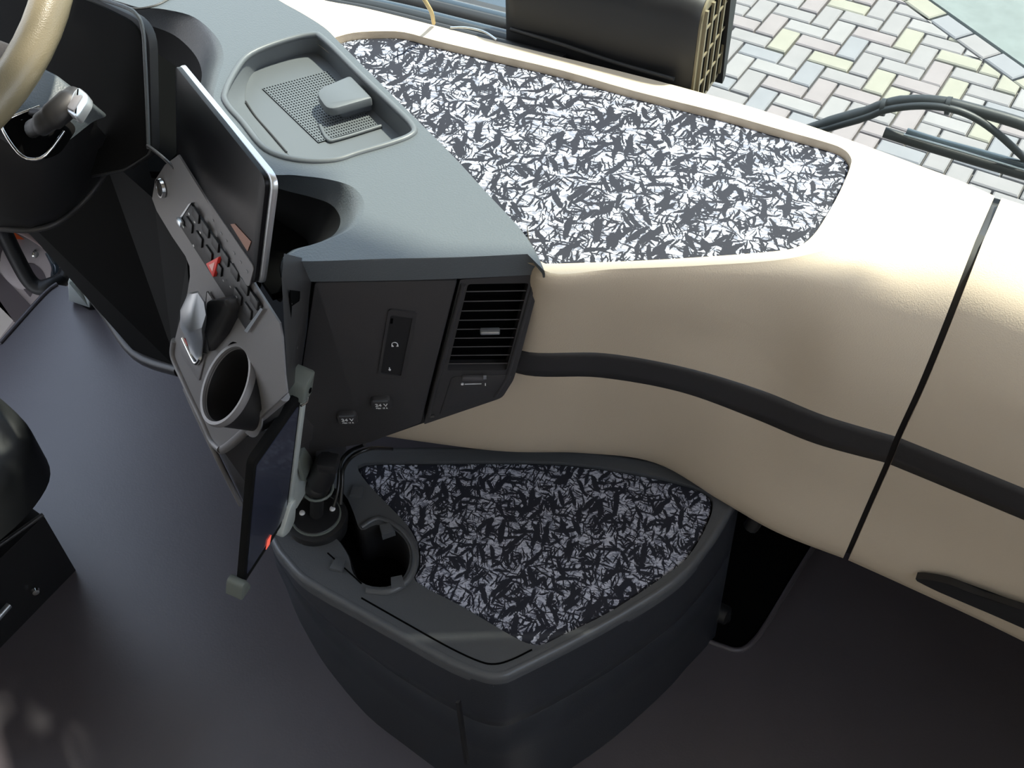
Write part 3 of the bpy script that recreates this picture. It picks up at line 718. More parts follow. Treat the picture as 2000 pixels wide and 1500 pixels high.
# cup holder: its own tilt
cn = (Vector((-.48, -.42, .77)).normalized()*.85+nc*.15).normalized(); cc = PC(441, 750, .019)
ch_ = []
for q in [2*math.pi*i/40 for i in range(40)]:
    x_, y_, z_ = frame(cn); p = cc+(x_*math.cos(q)+y_*math.sin(q))*.0475
    ch_.append(p-cn*((p-PC.p).dot(nc)/cn.dot(nc)))
plate('console_plate', cp_, [ch_], -nc*.003+Vector((-.001, 0, 0)), 'console', con, smooth=False)
lathe('cup_holder', [(.0400, -.055), (.047, -.010), (.0485, 0), (.0465, .001), (.043, -.002), (.0375, -.052), (.002, -.053)], cc, cn, 'darker', con, n=48, label='round black cup holder')
lathe('cup_rim', [(.0490, -.006), (.0495, -.002), (.0478, .0015), (.0440, .0012), (.0425, -.004)], cc, cn, 'console', con, n=48, capend=False, label='grey cup holder rim')
# console skirt running down to the floor box, with the bright edge line
k1_ = [PZ(366, 765, .60), PZ(420, 870, .55), PZ(470, 960, .50), PZ(500, 1010, .46)]
prism('lower_skirt', [PZ(372, 770, .62), PZ(430, 872, .66), PZ(520, 840, .66), PZ(560, 775, .66), PZ(590, 880, .50), PZ(520, 1000, .42), PZ(478, 985, .42)], Vector((.03, .06, -.05)), 'dark', con)
tube('skirt_edge', [PZ(362, 758, .63), PZ(395, 832, .60), PZ(430, 905, .56), PZ(470, 985, .45)], .004, 'console', con, k=4)
prism('skirt_panel', [PZ(497, 878, .59), PZ(560, 785, .69), PZ(578, 770, .70), PZ(580, 800, .67), PZ(560, 880, .60), PZ(520, 900, .56)], Vector((.02, .03, 0)), 'dark', con)

# ------------------------------------------------------------------ driver's side: instrument display, knee panel, column, wheel
PI_ = Plane(PZ(282, 62, 1.10), (-.10, -.93, .36)); ni = PI_.n
ins = thing('instrument_display', 'large black instrument display behind the steering wheel', 'display', PI_(150, 320)-Vector((0, 0, .02)))
ip = rpoly([PI_(-260, 20), PI_(140, -16), PI_(278, 52), PI_(288, 300), PI_(240, 330), PI_(-200, 420)], [.02, .05, .03, .01, .01, .02], 6)
prism('display_face', ip, -ni*.006, 'knee', ins, bev=.001)
prism('display_hood', [p-ni*.003 for p in rpoly([PI_(-265, 12), PI_(140, -24), PI_(287, 47), PI_(293, 300), PI_(240, 336), PI_(-200, 425)], [.02, .05, .03, .01, .01, .02], 6)], -ni*.012, 'darker', ins, bev=.003)
tube('hood_edge', [PI_(150, -16, .001), PI_(240, 12, .001), PI_(268, 30, .001), PI_(279, 58, .001), PI_(283, 110, .001), PI_(288, 220, .001), PI_(290, 290, .001)], .0022, 'grey', ins, k=4)
knee = thing('knee_panel', 'black lower dash panel between steering column and switch console', 'panel', PZ(300, 700, .25))
kp = [PZ(285, 278, .86), PZ(345, 320, .86), PZ(300, 388, .86), PZ(365, 506, .84), PZ(369, 560, .82), PZ(338, 690, .62), PZ(350, 724, .32), PZ(268, 693, .30), PZ(205, 608, .33), PZ(122, 500, .42), PZ(60, 462, .50), PZ(-80, 420, .55), PZ(-80, 300, .80), PZ(200, 300, .86)]
kp = [p+Vector((.0, .05, 0)) if 0 else p for p in kp]
prism('panel_shell', kp, Vector((.0, .12, -.10)), 'knee', knee, smooth=False)
prism('sun_stop_sheet', [PZ(x, y, .93) for x, y in ((180, 110), (300, 100), (345, 130), (430, 220), (470, 380), (440, 400), (345, 300), (312, 335), (292, 335), (286, 300), (180, 285))], (0, 0, -.01), 'void', knee)  # added black sheet: stops sun reaching the floor, darkens the gap
prism('sun_stop_sheet', [PZ(x, y, .87) for x, y in ((400, 330), (560, 350), (655, 400), (600, 500), (562, 565), (530, 575), (440, 440))], (0, 0, -.01), 'void', knee)  # second added black sheet, stops sun passing behind the touchscreen
tube('panel_edge', [PZ(122, 499, .425), PZ(205, 607, .335), PZ(268, 692, .305), PZ(350, 723, .325)], .012, 'dark', knee, k=5)
tube('panel_seam', [PZ(288, 284, .985), PZ(315, 305, .985), PZ(340, 328, .98)], .002, 'dark', knee, k=3)
shelf = thing('side_trim', 'mauve-brown trim edge curving below the steering column', 'trim', PZ(60, 470, .5))
tube('trim_edge', [PZ(-40, 438, .56), PZ(0, 436, .55), PZ(40, 446, .53), PZ(82, 470, .50), PZ(125, 503, .46)], .010, mat('mauve trim', (.20, .15, .15), .5), shelf, k=5)
# steering column cover
sc_ = thing('steering_column', 'grey and black steering column cover with control stalk below the wheel', 'steering column', PZ(60, 400, .75))
loft('lower_cover', [[PZ(x, y, z) for x, y, z in row] for row in (
    ((-60, 240, 1.06), (0, 215, 1.06), (40, 180, 1.06), (80, 138, 1.06), (130, 172, 1.04), (172, 200, 1.02), (188, 225, 1.0), (190, 250, .98)),
    ((-60, 260, 1.05), (0, 245, 1.05), (60, 240, 1.05), (110, 215, 1.04), (140, 215, 1.03), (170, 230, 1.01), (190, 246, .99), (215, 275, .96)),
    ((-60, 340, .98), (0, 335, .98), (60, 330, .98), (110, 315, .98), (150, 295, .97), (185, 285, .96), (215, 285, .95), (236, 288, .93)),
    ((-60, 410, .90), (0, 420, .90), (50, 428, .90), (100, 415, .90), (150, 385, .90), (185, 350, .90), (212, 315, .91), (234, 292, .92)),
    ((-60, 436, .86), (0, 446, .86), (60, 448, .86), (110, 434, .86), (150, 404, .86), (185, 365, .87), (212, 325, .88), (236, 298, .90)))], 'darker', sc_, smooth=60)
prism('upper_cover', rpoly([PZ(-40, 250, 1.062), PZ(75, 128, 1.075), PZ(110, 146, 1.07), PZ(150, 180, 1.06), PZ(120, 190, 1.06), PZ(60, 235, 1.06)], .006), Vector((.0, .03, -.05)), 'grey', sc_, bev=.003, label='grey column top')
rc = rpoly([PZ(3, 248, 1.062), PZ(30, 226, 1.064), PZ(90, 210, 1.064), PZ(130, 250, 1.055), PZ(95, 300, 1.04), PZ(62, 312, 1.04), PZ(40, 300, 1.042)], .008)
prism('stalk_recess', rc, Vector((.004, .01, -.006)), 'void', sc_)
tube('recess_trim', crom([PZ(78, 208, 1.066), PZ(30, 226, 1.064), PZ(6, 240, 1.062), PZ(8, 258, 1.058), PZ(36, 298, 1.044), PZ(62, 311, 1.04), PZ(90, 302, 1.042), PZ(125, 256, 1.054)], False, 3), .0017, 'chrome', sc_, k=1, label='chrome trim line')
tube('lower_edge', [PZ(-60, 438, .862), PZ(0, 446, .862), PZ(60, 449, .862), PZ(110, 436, .862), PZ(150, 406, .862), PZ(185, 368, .872), PZ(212, 328, .882), PZ(236, 286, .902), PZ(190, 262, .96)], .004, 'dark', sc_, k=4)
stalk = tube('stalk', [PZ(62, 252, 1.06), PZ(85, 240, 1.075), PZ(110, 222, 1.085), PZ(135, 200, 1.09), PZ(150, 186, 1.09)], [.010, .013, .015, .015, .013], 'darker', sc_, n=14, flat=.8, label='black control stalk')
prism('stalk_tip', rpoly([PZ(142, 178, 1.102), PZ(153, 168, 1.102), PZ(170, 182, 1.102), PZ(168, 196, 1.102), PZ(148, 228, 1.102), PZ(128, 215, 1.102)], .004), Vector((0, .004, -.012)), 'satin', stalk, bev=.003, label='silver stalk tip')
prism('stalk_button', rpoly([PZ(144, 186, 1.104), PZ(162, 184, 1.104), PZ(143, 216, 1.104), PZ(130, 209, 1.104)], .003), Vector((0, 0, -.003)), 'console', stalk, bev=.001)
tube('stalk_boot', [PZ(45, 232, 1.05), PZ(62, 222, 1.06), PZ(85, 222, 1.066), PZ(92, 236, 1.07)], .006, 'darker', sc_, k=4)
# steering wheel: whole rim, spokes and hub
wz = 1.13; w1, w2, w3 = PZ(107, -4, wz+.02), PZ(56, 108, wz), PZ(-4, 178, wz-.02)
# circle through three points
a = w2-w1; b = w3-w1; nx = a.cross(b); cen = w1+((nx.cross(a))*b.length_squared+(b.cross(nx))*a.length_squared)/(2*nx.length_squared)
Rw = .235; nw = Vector((.05, -.45, .89)).normalized()
cdir = (cen-w2).normalized(); cen = w2+(cdir-nw*cdir.dot(nw)).normalized()*Rw
wh = thing('steering_wheel', 'tan leather steering wheel at the upper left, only its rim in view', 'steering wheel', cen)
xw, yw, _ = frame(nw)
tube('rim', [cen+(xw*math.cos(t)+yw*math.sin(t))*Rw for t in [2*math.pi*i/64 for i in range(64)]], .0205, 'leather', wh, n=20, k=1, closed=True)
lathe('hub', [(.002, -.07), (.045, -.07), (.075, -.03), (.08, -.015), (.07, -.005), (.002, .002)], cen, nw, 'dark', wh, n=32)
fwd = Vector((0, 1, 0)); fwd = (fwd-nw*fwd.dot(nw)).normalized(); rgt = fwd.cross(nw)
for d in (rgt, -rgt):
    boxat('spoke', cen+d*(.14)-nw*.018, d*.085, fwd*.018, nw*.007, 'dark', wh, bev=.004)
boxat('spoke', cen-fwd*.14-nw*.018, fwd*.085, rgt*.012, nw*.006, 'dark', wh, bev=.004)

# ------------------------------------------------------------------ accelerator pedal, door side
ped = thing('accelerator_pedal', 'pale ribbed accelerator pedal at the far end of the floor cover', 'pedal', PZ(165, 605, 0))
pd = [PZ(134, 578, .14), PZ(152, 530, .16), PZ(176, 560, .16), PZ(178, 602, .05), PZ(136, 580, .05)]
pp = [PZ(132, 552, .12), PZ(140, 530, .14), PZ(177, 570, .12), PZ(176, 602, .01), PZ(134, 588, .02)]
prism('pedal_pad', pp, Vector((-.02, .03, -.01)), 'alu', ped, bev=.004)
for i in range(6):
    a = PZ(138+i*5.5, 530+i*5.2, .145)*1; boxat('pedal_rib', PZ(140+i*5.6, 540+i*5.4, .137), (PZ(140, 550, .12)-PZ(140, 532, .14))*.5, Vector((.002, 0, 0)), Vector((0, 0, .002)), 'alu', ped, bev=0)
door = thing('open_door', 'mauve-grey open driver door trim beyond the floor cover, dark bands across it', 'door panel', PZ(20, 600, -.1))
def dp(x, y, d=0): return PX(x, y, -1.98+d)
prism('door_skin', [dp(-300, 330), dp(150, 330), dp(150, 560), dp(60, 700), dp(-300, 900)], (-.04, 0, 0), 'doorgrey', door)
prism('door_band', [dp(-60, 390, .004), dp(10, 405, .004), dp(70, 560, .004), dp(60, 580, .004), dp(-60, 440, .004)], (-.006, 0, 0), 'doordark', door)
prism('door_band', [dp(-60, 470, .004), dp(0, 534, .004), dp(60, 596, .004), dp(30, 630, .004), dp(-60, 540, .004)], (-.006, 0, 0), 'doordark', door)
prism('door_band', [dp(-60, 560, .004), dp(0, 588, .004), dp(26, 626, .004), dp(0, 660, .004), dp(-60, 650, .004)], (-.006, 0, 0), mat('pale door strip', (.6, .58, .58), .5), door)
lathe('speaker_cover', [(.002, .012), (.085, .012), (.10, .004), (.105, .0)], dp(62, 502), (1, 0, 0), 'doorgrey', door, n=36, sx=.8)
prism('speaker_patch', crom([dp(52, 520, .014), dp(66, 516, .014), dp(84, 530, .014), dp(90, 552, .014), dp(66, 556, .014)], True, 4), (-.004, 0, 0), 'doordark', door)
lathe('door_screw', [(.002, .004), (.008, .003), (.010, 0)], dp(69, 497, .014), (1, 0, 0), 'chrome', door, n=14)
prism('reflector', [dp(14, 446, .02), dp(26, 452, .02), dp(48, 468, .02), dp(22, 466, .02)], (-.01, 0, 0), 'orange', door, label='orange reflector')
seal = thing('door_seal', 'thick black rubber door seal looping along the doorway', 'seal', PZ(75, 560, 0))
tube('seal_strip', [dp(-10, 425, .06), dp(8, 455, .06), dp(30, 500, .08), dp(55, 545, .1), dp(75, 561, .12), dp(98, 558, .14), dp(122, 545, .14), dp(134, 520, .14), dp(128, 500, .1)], .019, 'darker', seal, k=6)
tube('seal_lip', [dp(95, 492, .05), dp(108, 520, .07), dp(108, 545, .1), dp(124, 536, .12), dp(132, 512, .12)], .010, 'cowl', seal, k=5)

# ------------------------------------------------------------------ driver's seat
seat = thing('driver_seat', 'black sprung driver seat corner at the left edge', 'seat', PZ(20, 1100, 0))
zc = .47; cr = PZ(112, 872, zc)
cu = rpoly([PZ(-330, 640, zc+.03), PZ(10, 772, zc+.02), PZ(112, 868, zc-.02), PZ(60, 960, zc-.03), PZ(-350, 1290, zc)], [.02, .05, .05, .05, .02], 6)
prism('cushion', [p+Vector((-.01, -.01, .05)) for p in cu], (0, 0, -.10), 'seat', seat, bev=.03, seg=5)
cu2 = [p+Vector((-.06, -.05, .075)) for p in cu]
prism('cushion_top', cu2, (0, 0, -.03), 'seat', seat, bev=.012, seg=3)
for i in range(5):
    z = .34-.028*i; s = .02+.006*(i % 2)
    q = [PZ(-330, 700, z), PZ(20, 880, z), PZ(84, 935+i*4, z), PZ(-350, 1330, z)]
    prism('bellow_fold', rpoly([p+Vector((-s, 0, 0)) for p in q], .03), (0, 0, -.020), 'seat', seat, bev=.008, seg=3)
bb = [PZ(-330, 720, .18), PZ(20, 960, .18), PZ(86, 1008, .18), PZ(-350, 1430, .18)]
prism('base_box', bb, (0, 0, -.178), 'darker', seat, bev=.004)
tube('base_rail', [PZ(-200, 1205, .185), PZ(84, 1005, .185)], .004, 'dark', seat, k=1)
lathe('base_screw', [(.002, .006), (.006, .005), (.008, 0)], PX(69, 1154, bb[2].x+.002), (1, -.6, .1), 'chrome', seat, n=14)
tube('base_handle', [PX(-30, 1235, bb[2].x+.01), PX(18, 1182, bb[2].x+.01)], .006, 'satin', seat, k=1, label='bright release bar')

# ------------------------------------------------------------------ floor box
ZB = .40
box = thing('floor_storage_box', 'dark grey moulded storage box on the floor in front of the beige dashboard', 'storage box', (-.35, .8, .002))
bo_px = [(533, 1066), (560, 1102), (587, 1130), (628, 1156), (675, 1182), (780, 1241), (867, 1290), (920, 1313), (955, 1324), (985, 1323), (1010, 1313), (1100, 1268), (1200, 1214), (1300, 1153), (1352, 1108), (1400, 1046), (1430, 995), (1446, 964), (1405, 938), (1300, 905), (1200, 886), (1100, 877), (900, 872), (760, 873), (690, 878), (600, 900), (540, 960), (520, 1020)]
BO = [PZ(x, y, ZB) for x, y in bo_px]; BOc = crom(BO, True, 4)
def scale_in(ps, d): return inset2(ps, d) if normal(ps).z > 0 else inset2(ps, d)
# base outline on the floor
bb_px = [(540, 1105), (560, 1150), (575, 1190), (600, 1240), (640, 1305), (715, 1395), (790, 1455), (850, 1500), (900, 1535), (960, 1560), (1010, 1555), (1100, 1510), (1200, 1440), (1300, 1350), (1340, 1305), (1375, 1268), (1390, 1250), (1397, 1238), (1380, 1215), (1300, 1190), (1200, 1170), (1100, 1160), (900, 1155), (780, 1150), (710, 1150), (640, 1130), (580, 1110), (550, 1100)]
BB = crom([PZ(x, y, .004) for x, y in bb_px], True, 4)
rim_o = BOc
def lerp(a, b, t): return [p*(1-t)+q*t for p, q in zip(a, b)]
shell_rows = []
for t, dz, ins_ in ((0, 0, .010), (0, -.003, .004), (0, -.009, .0005), (0, -.018, 0), (.08, 0, 0), (.3, 0, 0), (.36, 0, 0), (.37, 0, .003), (.38, 0, 0), (.6, 0, 0), (.9, 0, 0), (1, 0, 0)):
    r_ = lerp(rim_o, BB, t); r_ = [p+Vector((0, 0, dz)) for p in r_]
    if ins_: r_ = inset2(r_, ins_)
    shell_rows.append(r_)
sg = 1
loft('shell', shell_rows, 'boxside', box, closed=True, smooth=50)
# top plate with openings for the fabric lid and the cup well
lid_px = [(712, 904), (850, 901), (1000, 900), (1100, 903), (1200, 915), (1300, 934), (1370, 955), (1390, 972), (1392, 992), (1384, 1018), (1365, 1056), (1340, 1092), (1310, 1116), (1200, 1190), (1100, 1240), (1062, 1258), (1036, 1258), (1000, 1242), (900, 1183), (812, 1135), (817, 1100), (816, 1065), (795, 1025), (755, 983), (707, 930)]
LH = crom([PZ(x, y, ZB) for x, y in lid_px], True, 3)
well_px = [(576, 985), (595, 955), (635, 948), (672, 965), (690, 1000), (705, 1035), (735, 1025), (770, 1035), (795, 1062), (800, 1098), (785, 1130), (755, 1146), (715, 1142), (690, 1120), (680, 1085), (655, 1050), (618, 1040), (588, 1020)]
WH = crom([PZ(x, y, ZB) for x, y in well_px], True, 3)
top_out = shell_rows[0]
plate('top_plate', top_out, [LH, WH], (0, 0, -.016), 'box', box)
loft('rim_lip', [shell_rows[0], [p+Vector((0, 0, .001)) for p in inset2(rim_o, .006)], inset2([p+Vector((0, 0, -.002)) for p in rim_o], .001), [p+Vector((0, 0, -.010)) for p in rim_o], [p+Vector((0, 0, -.026)) for p in rim_o]], 'box', box, closed=True, smooth=70)
lidp = inset2(LH, .0015) if True else LH
lid = prism('fabric_mat', [p+Vector((0, 0, -.005)) for p in lidp], (0, 0, -.010), 'camo', None, bev=.003, smooth=30)
tagp(lid, 'lower twig-print fabric mat in the lid of the shaded floor storage box', 'mat', 'twig-print fabric mats')
# strip panel left of the lid and its joint line
tube('strip_joint', [PZ(x, y, ZB+.0002) for x, y in ((706, 1168), (801, 1222), (880, 1266), (937, 1292), (968, 1297), (1000, 1288), (1039, 1269))], .0014, 'void', box, n=6, k=4)
tube('strip_joint', [PZ(x, y, ZB+.0005) for x, y in ((640, 1080), (690, 1125), (706, 1140))], .0012, 'void', box, n=6, k=3)
# cup well
loft('cup_well', [WH, [p+Vector((0, 0, -.006)) for p in inset2(WH, .002)], [p+Vector((0, 0, -.075)) for p in inset2(WH, .006)]], 'darker', box, closed=True)
prism('well_floor', [p+Vector((0, 0, -.074)) for p in inset2(WH, .004)], (0, 0, -.004), 'void', box)
tube('well_rim', [PZ(x, y, ZB+.001) for x, y in ((705, 1030), (740, 1012), (785, 1035), (808, 1068), (810, 1105), (795, 1136), (760, 1156), (715, 1154))], .0055, 'box', box, n=10, k=4, flat=.7)
for x, y, ang in ((697, 958, 20), (755, 1032, 50), (660, 1102, 10), (776, 1136, 40), (586, 1045, -5)):
    c = PZ(x, y, ZB+.006); a_ = math.radians(ang); dx = Vector((math.cos(a_), math.sin(a_), 0)); dy = Vector((-dx.y, dx.x, 0))
    prism('well_clip', [c-dx*.010-dy*.009, c+dx*.010-dy*.009, c+dx*.008+dy*.010, c-dx*.008+dy*.010], (0, 0, -.012), 'box', box, bev=.0015)
# side details: corner post line, latch at the right
prism('corner_groove', [PZ(893, 1370, .33)+Vector((-.001, -.003, 0)), PZ(898, 1370, .33)+Vector((0, -.003, 0)), PZ(915, 1490, .16)+Vector((0, -.003, 0)), PZ(909, 1490, .16)+Vector((0, -.003, 0))], (0, .006, 0), 'darker', box)
tube('rear_bumper', [PZ(1450, 972, .385), PZ(1470, 990, .37), PZ(1476, 1012, .35), PZ(1466, 1030, .33)], .012, 'darker', box, k=4)
lathe('side_hinge', [(.002, .03), (.016, .028), (.018, .0), (.022, -.02)], PZ(1392, 1190, .06), (1, -.1, .1), 'darker', box, n=20)
recess = thing('black_floor_tray', 'black plastic floor tray right of the storage box, cut out of the floor cover', 'tray', PZ(1480, 1150, -.003))
prism('tray_base', [p+Vector((0, 0, -.0035)) for p in cut]+[PZ(1340, 1000, .0005), PZ(1620, 1000, .0005)], (0, 0, -.004), 'void', recess)
lathe('tray_knob', [(.002, .028), (.012, .026), (.014, .0)], PZ(1412, 1206, .0), (0, 0, 1), 'darker', recess, n=18)

# ------------------------------------------------------------------ tablet holder, mount, cables
mt = thing('tablet_mount', 'black ball mount screwed into the left cup well of the floor storage box', 'mount', PZ(625, 1010, .39))
bc = PZ(618, 1008, ZB+.012)
lathe('base_puck', [(.002, -.03), (.042, -.03), (.046, -.006), (.044, 0), (.036, .002), (.002, .002)], bc, (0, 0, 1), 'darker', mt, n=40)
lathe('base_plate', [(.002, .006), (.034, .006), (.036, .004), (.036, .0)], bc, (0, 0, 1), 'darker', mt, n=36)
lathe('base_ring', [(.034, .0), (.0345, .005), (.0365, .005), (.037, .0)], bc, (0, 0, 1), 'holder', mt, n=36, capend=False)
for x, y in ((590, 1001), (649, 993), (574, 981)):
    lathe('screw', [(.001, .0035), (.0035, .003), (.0045, 0)], PZ(x, y, ZB+.020)-Vector((0, 0, .0015)), (0, 0, 1), 'white', mt, n=12, label='bright screw head')
ball = PZ(620, 950, ZB+.085)
sph = [(.019*math.sin(a), .019*math.cos(a)) for a in [math.pi*(i+.02)/12 for i in range(12)]]+[(.0004, -.019)]
lathe('ball', [(max(r_, .0004), h) for r_, h in sph], ball, (0, 0, 1), 'cable', mt, n=24)
tube('stem', [bc, bc*.5+ball*.5, ball], .010, 'darker', mt, k=2, n=14)
up_ = PZ(640, 900, ZB+.15)
tube('clamp_arm', [ball-Vector((0, 0, .004)), ball*.5+up_*.5, up_], [.016, .019, .017, .015], 'darker', mt, k=3, n=14)
boxat('clamp_knob', PZ(642, 904, ZB+.175), (.013, .004, 0), (-.004, .012, 0), (0, 0, .009), 'darker', mt, bev=.004)
tube('ball_collar', [ball+Vector((.021*math.cos(t), .021*math.sin(t), -.006)) for t in [2*math.pi*i/16 for i in range(16)]], .0022, 'holder', mt, k=1, closed=True, n=8)
boxat('clamp_plate', PZ(586, 930, ZB+.12), (.003, .001, 0), (-.004, .03, 0), (0, 0, .038), 'alu', mt, bev=.0015)
boxat('clamp_plate', PZ(594, 900, ZB+.15), (.003, .001, 0), (-.004, .016, 0), (0, 0, .026), 'holder', mt, bev=.0015)
tube('clamp_neck', [PZ(590, 925, ZB+.12), PZ(605, 925, ZB+.11), ball], .009, 'darker', mt, k=3)
# tablet
T_R, T_L = PZ(590, 768, .80), PZ(496, 902, .80)
B_R = PZ(560, 1012, .59); B_L = B_R+(T_L-T_R)
tn = (T_L-T_R).cross(B_R-T_R).normalized(); tn = tn if tn.dot(Vector(CAM)-T_R) > 0 else -tn
tab = thing('tablet', 'slim tablet computer seen almost edge-on, held upright beside the socket panel', 'tablet', B_L)
tp = rpoly([T_R, T_L, B_L, B_R], .010)
prism('tablet_body', tp, -tn*.009, 'knee', tab, bev=.002)
prism('tablet_screen', [p+tn*.0008 for p in rpoly([T_R*.94+B_L*.06, T_L*.94+B_R*.06, B_L*.94+T_R*.06, B_R*.94+T_L*.06], .004)], -tn*.001, 'tscreen', tab)
def tb(u, v, h=0): return (T_R*(1-u)+T_L*u)*(1-v)+(B_R*(1-u)+B_L*u)*v+tn*h
prism('screen_mark', [tb(.42, .90, .002), tb(.50, .90, .002), tb(.52, .97, .002), tb(.44, .97, .002)], -tn*.0008, mat('lit red icon', (.9, .12, .08), .4, emit=((1, .15, .1), .6)), tab, label='red icon on the screen')
hold = thing('tablet_holder', 'grey aluminium spring holder gripping the tablet along its edge', 'holder', B_R)
ud = (T_R-B_R).normalized(); od = (T_R-T_L).normalized()
boxat('spring_bar', (T_R*.53+B_R*.47)+od*.006-tn*.004, ud*.098, od*.006, tn*.006, 'alu', hold, bev=.002)
boxat('spring_bar', (T_R*.53+B_R*.47)+od*.004-tn*.014, ud*.085, od*.004, tn*.003, 'satin', hold, bev=.001)
def claw(c, s=1, m='holder'):
    return prism('corner_claw', rpoly([c+ud*.018+od*.012, c+ud*.012-od*.012, c-ud*.016-od*.014, c-ud*.018+od*.010], .007), -tn*.022, m, hold, bev=.003)
claw(T_R+ud*.006+od*.006+tn*.006)
boxat('claw_pin', T_R+ud*.002+od*.006+tn*.0072, ud*.003, od*.0018, tn*.0006, 'void', hold, bev=0)
tube('claw_wire', [T_R-ud*.010-od*.008+tn*.004, T_R-ud*.013+od*.004+tn*.006, T_R-ud*.008+od*.014], .0014, 'chrome', hold, k=3)
claw2 = prism('corner_claw', rpoly([B_R+ud*.03+od*.012+tn*.006, B_R+ud*.03-od*.004+tn*.006, B_R-ud*.012-od*.022+tn*.006, B_R-ud*.028+od*.0+tn*.006, B_R-ud*.02+od*.016+tn*.006], .009), -tn*.024, 'alu', hold, bev=.003)
prism('corner_claw', rpoly([B_L+ud*.014+od*.0+tn*.006, B_L+ud*.018-od*.012+tn*.006, B_L-ud*.014-od*.012+tn*.006, B_L-ud*.016+od*.014+tn*.006], .007), -tn*.022, 'holder', hold, bev=.003)
boxat('lower_rail', B_R*.5+B_L*.5-ud*.005-tn*.006, od*.05, ud*.003, tn*.004, 'darker', hold, bev=.001)
boxat('lower_rail', B_R*.55+B_L*.45-ud*.014-tn*.010, od*.03, ud*.004, tn*.003, 'darker', hold, bev=.001)
boxat('back_plate', (T_R*.38+B_R*.62)+od*.004-tn*.022, ud*.028, od*.012, tn*.003, 'holder', hold, bev=.002)
# cables
tagp(tube('cable', [PZ(665, 985, .43), PZ(668, 950, .45), PZ(671, 915, .47), PZ(690, 890, .50), PZ(725, 876, .50), PZ(765, 877, .45)], .0030, 'cable', None, k=7, n=8), 'black cable looping from the mount over the box edge, outer one', 'cable', 'cables behind the tablet mount')
tagp(tube('cable', [PZ(652, 990, .43), PZ(660, 955, .45), PZ(665, 905, .47), PZ(682, 882, .49), PZ(712, 868, .53)], .0028, 'cable', None, k=7, n=8), 'black cable looping from the mount up under the socket panel, inner one', 'cable', 'cables behind the tablet mount')
tagp(tube('cable', [PZ(600, 968, .47), PZ(612, 975, .46), PZ(632, 970, .46), PZ(640, 955, .47)], .0020, 'cable', None, k=7, n=8), 'short black wire curled under the ball of the mount', 'cable', 'cables behind the tablet mount')

# ------------------------------------------------------------------ black slatted unit by the windscreen
un = thing('slatted_black_unit', 'black rounded box with slatted end, standing between dashboard and windscreen', 'air unit', (-.5, 1.24, .88))
x0, x1, y0, y1, z0, z1 = -.632, -.358, 1.185, 1.31, .88, 1.055
sec = rpoly([Vector((0, y0, z0)), Vector((0, y0, z1)), Vector((0, y1, z1+.01)), Vector((0, y1+.0, z0))], [.01, .035, .035, .01], 6)
rws = []
def secat(x, s):
    cy, cz = (y0+y1)/2, (z0+z1)/2; return [Vector((x, cy+(p.y-cy)*s, cz+(p.z-cz)*s)) for p in sec]
rws = [secat(x0+.02, .55), secat(x0+.002, .9), secat(x0+.008, .97), secat(x0+.02, 1), secat(x1-.03, 1), secat(x1-.012, .98), secat(x1-.004, .94)]
loft('casing', rws, 'darker', un, closed=True, cap=True, smooth=60)
prism('end_grille', secat(x1-.001, .90), (-.006, 0, 0), 'leather', un, label='tan slatted end')
gr = un
for i in range(5):
    y = y0+.018+i*.023
    boxat('end_slat', (x1+.001, y, (z0+z1)/2), (.002, 0, 0), (0, .0022, 0), (0, 0, .070), 'leather', gr, bev=0)
    if i < 4: prism('end_slot', [(x1+.0002, y+.004, z0+.018), (x1+.0002, y+.019, z0+.018), (x1+.0002, y+.019, z1-.02), (x1+.0002, y+.004, z1-.02)], (-.0008, 0, 0), 'void', gr)
for z in (.93, .97, 1.01): boxat('end_slat', (x1+.001, (y0+y1)/2, z), (.001, 0, 0), (0, .046, 0), (0, 0, .0012), 'leather', gr, bev=0)
prism('end_frame', secat(x1+.006, 1.03)[len(sec)//2:], (-.012, 0, 0), 'darker', un)
tube('unit_cord', [(-.62, 1.185, .955), (-.55, 1.178, .957), (-.46, 1.176, .952), (-.38, 1.172, .953)], .003, 'darker', un, k=5)

# ------------------------------------------------------------------ windscreen foot, cowl, wire, wiper
cow = thing('windscreen_cowl', 'dark glossy cowl outside the foot of the windscreen, left of the slatted unit', 'cowl', (-1.1, 1.55, .55))
cr_ = []
for j, (yy, zz) in enumerate(((1.47, .66), (1.55, .70), (1.62, .67), (1.70, .71), (1.80, .66))):
    cr_.append([Vector((x, yy+.02*math.sin(x*9), zz+.012*math.sin(x*14+j))) for x in [XL+.05+i*(-.70-XL-.05)/24 for i in range(25)]])
loft('cowl_skin', cr_, 'cowl', cow)
sl = thing('windscreen_seal', 'black sealing strips along the foot of the windscreen behind the dash', 'seal', (-1.0, 1.3, .80))
for dy, dz, r_, m_ in ((.018, -.018, .010, 'darker'), (.045, -.028, .012, 'rubber'), (.075, -.040, .010, 'cowl'), (.11, -.05, .014, 'darker'), (.15, -.065, .012, 'cowl')):
    tube('sealing_strip', [Vector((p.x, p.y+dy, p.z+dz)) for p in rimw[:8]], r_, m_, sl, k=3, n=8)
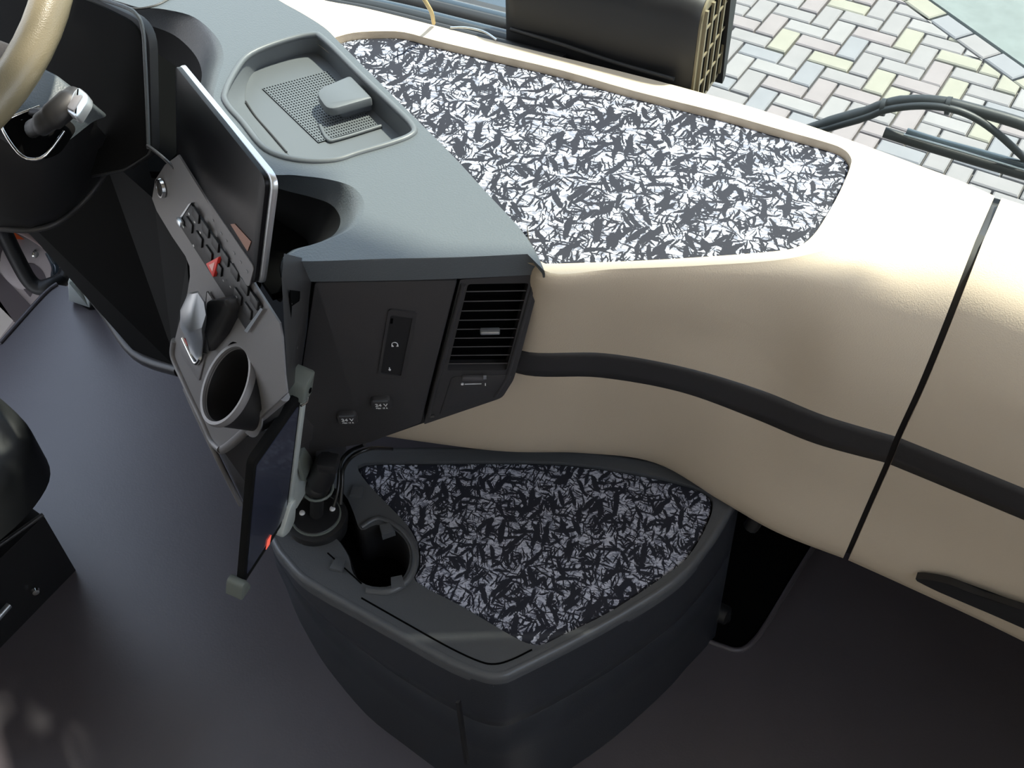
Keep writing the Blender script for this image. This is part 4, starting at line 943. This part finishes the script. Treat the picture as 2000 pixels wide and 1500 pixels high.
prism('seal_base', [Vector((p.x, p.y+.005, p.z-.03)) for p in rimw[:8]]+[Vector((p.x, 1.44, .82)) for p in rimw[:8][::-1]], (0, 0, -.02), 'darker', sl)
tagp(tube('wire', [PZ(822, -12, 1.02), PZ(834, 8, 1.0), PZ(843, 25, .98), PZ(847, 45, .955)], .0028, 'yellow', None, k=6, n=8), 'thin tan wire hanging by the windscreen behind the fabric mat', 'wire')
tagp(tube('wire', [PZ(880, 54, .952), PZ(910, 54, .955), PZ(945, 62, .955), PZ(970, 78, .952)], .0016, 'satin', None, k=6, n=8), 'thin pale wire lying on the windscreen edge beside the slatted unit', 'wire')
wp = thing('windscreen_wiper', 'black windscreen wiper outside the glass at the upper right', 'wiper', PY(1800, 260, 1.50))
WY = 1.50
def wy(x, y, d=0): return PY(x, y, WY+d)
tube('arm', [wy(1560, 262), wy(1620, 242), wy(1690, 222), wy(1730, 206), wy(1780, 197), wy(1840, 200), wy(1900, 214), wy(1990, 240), wy(2080, 275)], [.011, .012, .011, .010, .009, .009, .009, .009, .010], 'rubber', wp, k=5, n=10)
tube('hose', [wy(1600, 256, -.01), wy(1690, 230, -.012), wy(1730, 215, -.014), wy(1790, 207, -.014), wy(1850, 211, -.014), wy(1900, 228, -.012), wy(1950, 262, -.01), wy(2010, 318, 0)], .0055, 'rubber', wp, k=5, n=8)
for x, y in ((1725, 209), (1852, 206)):
    tube('hose_clip', [wy(x-4, y, -.004), wy(x+5, y+1, -.004)], .0135, 'rubber', wp, k=1, n=10)
tube('blade', [wy(1727, 258, -.01), wy(1800, 281, -.01), wy(1900, 311, -.01), wy(2060, 358, -.01)], .0085, 'rubber', wp, k=3, n=8)
tube('blade_spine', [wy(1770, 258, -.004), wy(1830, 277, -.004), wy(1900, 296, -.004), wy(2060, 340, -.004)], .007, 'cowl', wp, k=3, n=8)
tube('blade_edge', [wy(1765, 263, -.016), wy(1880, 296, -.016), wy(2060, 350, -.016)], .0018, 'satin', wp, k=2, n=6)

for o in bpy.data.objects:
    if 'root' in o: del o['root']
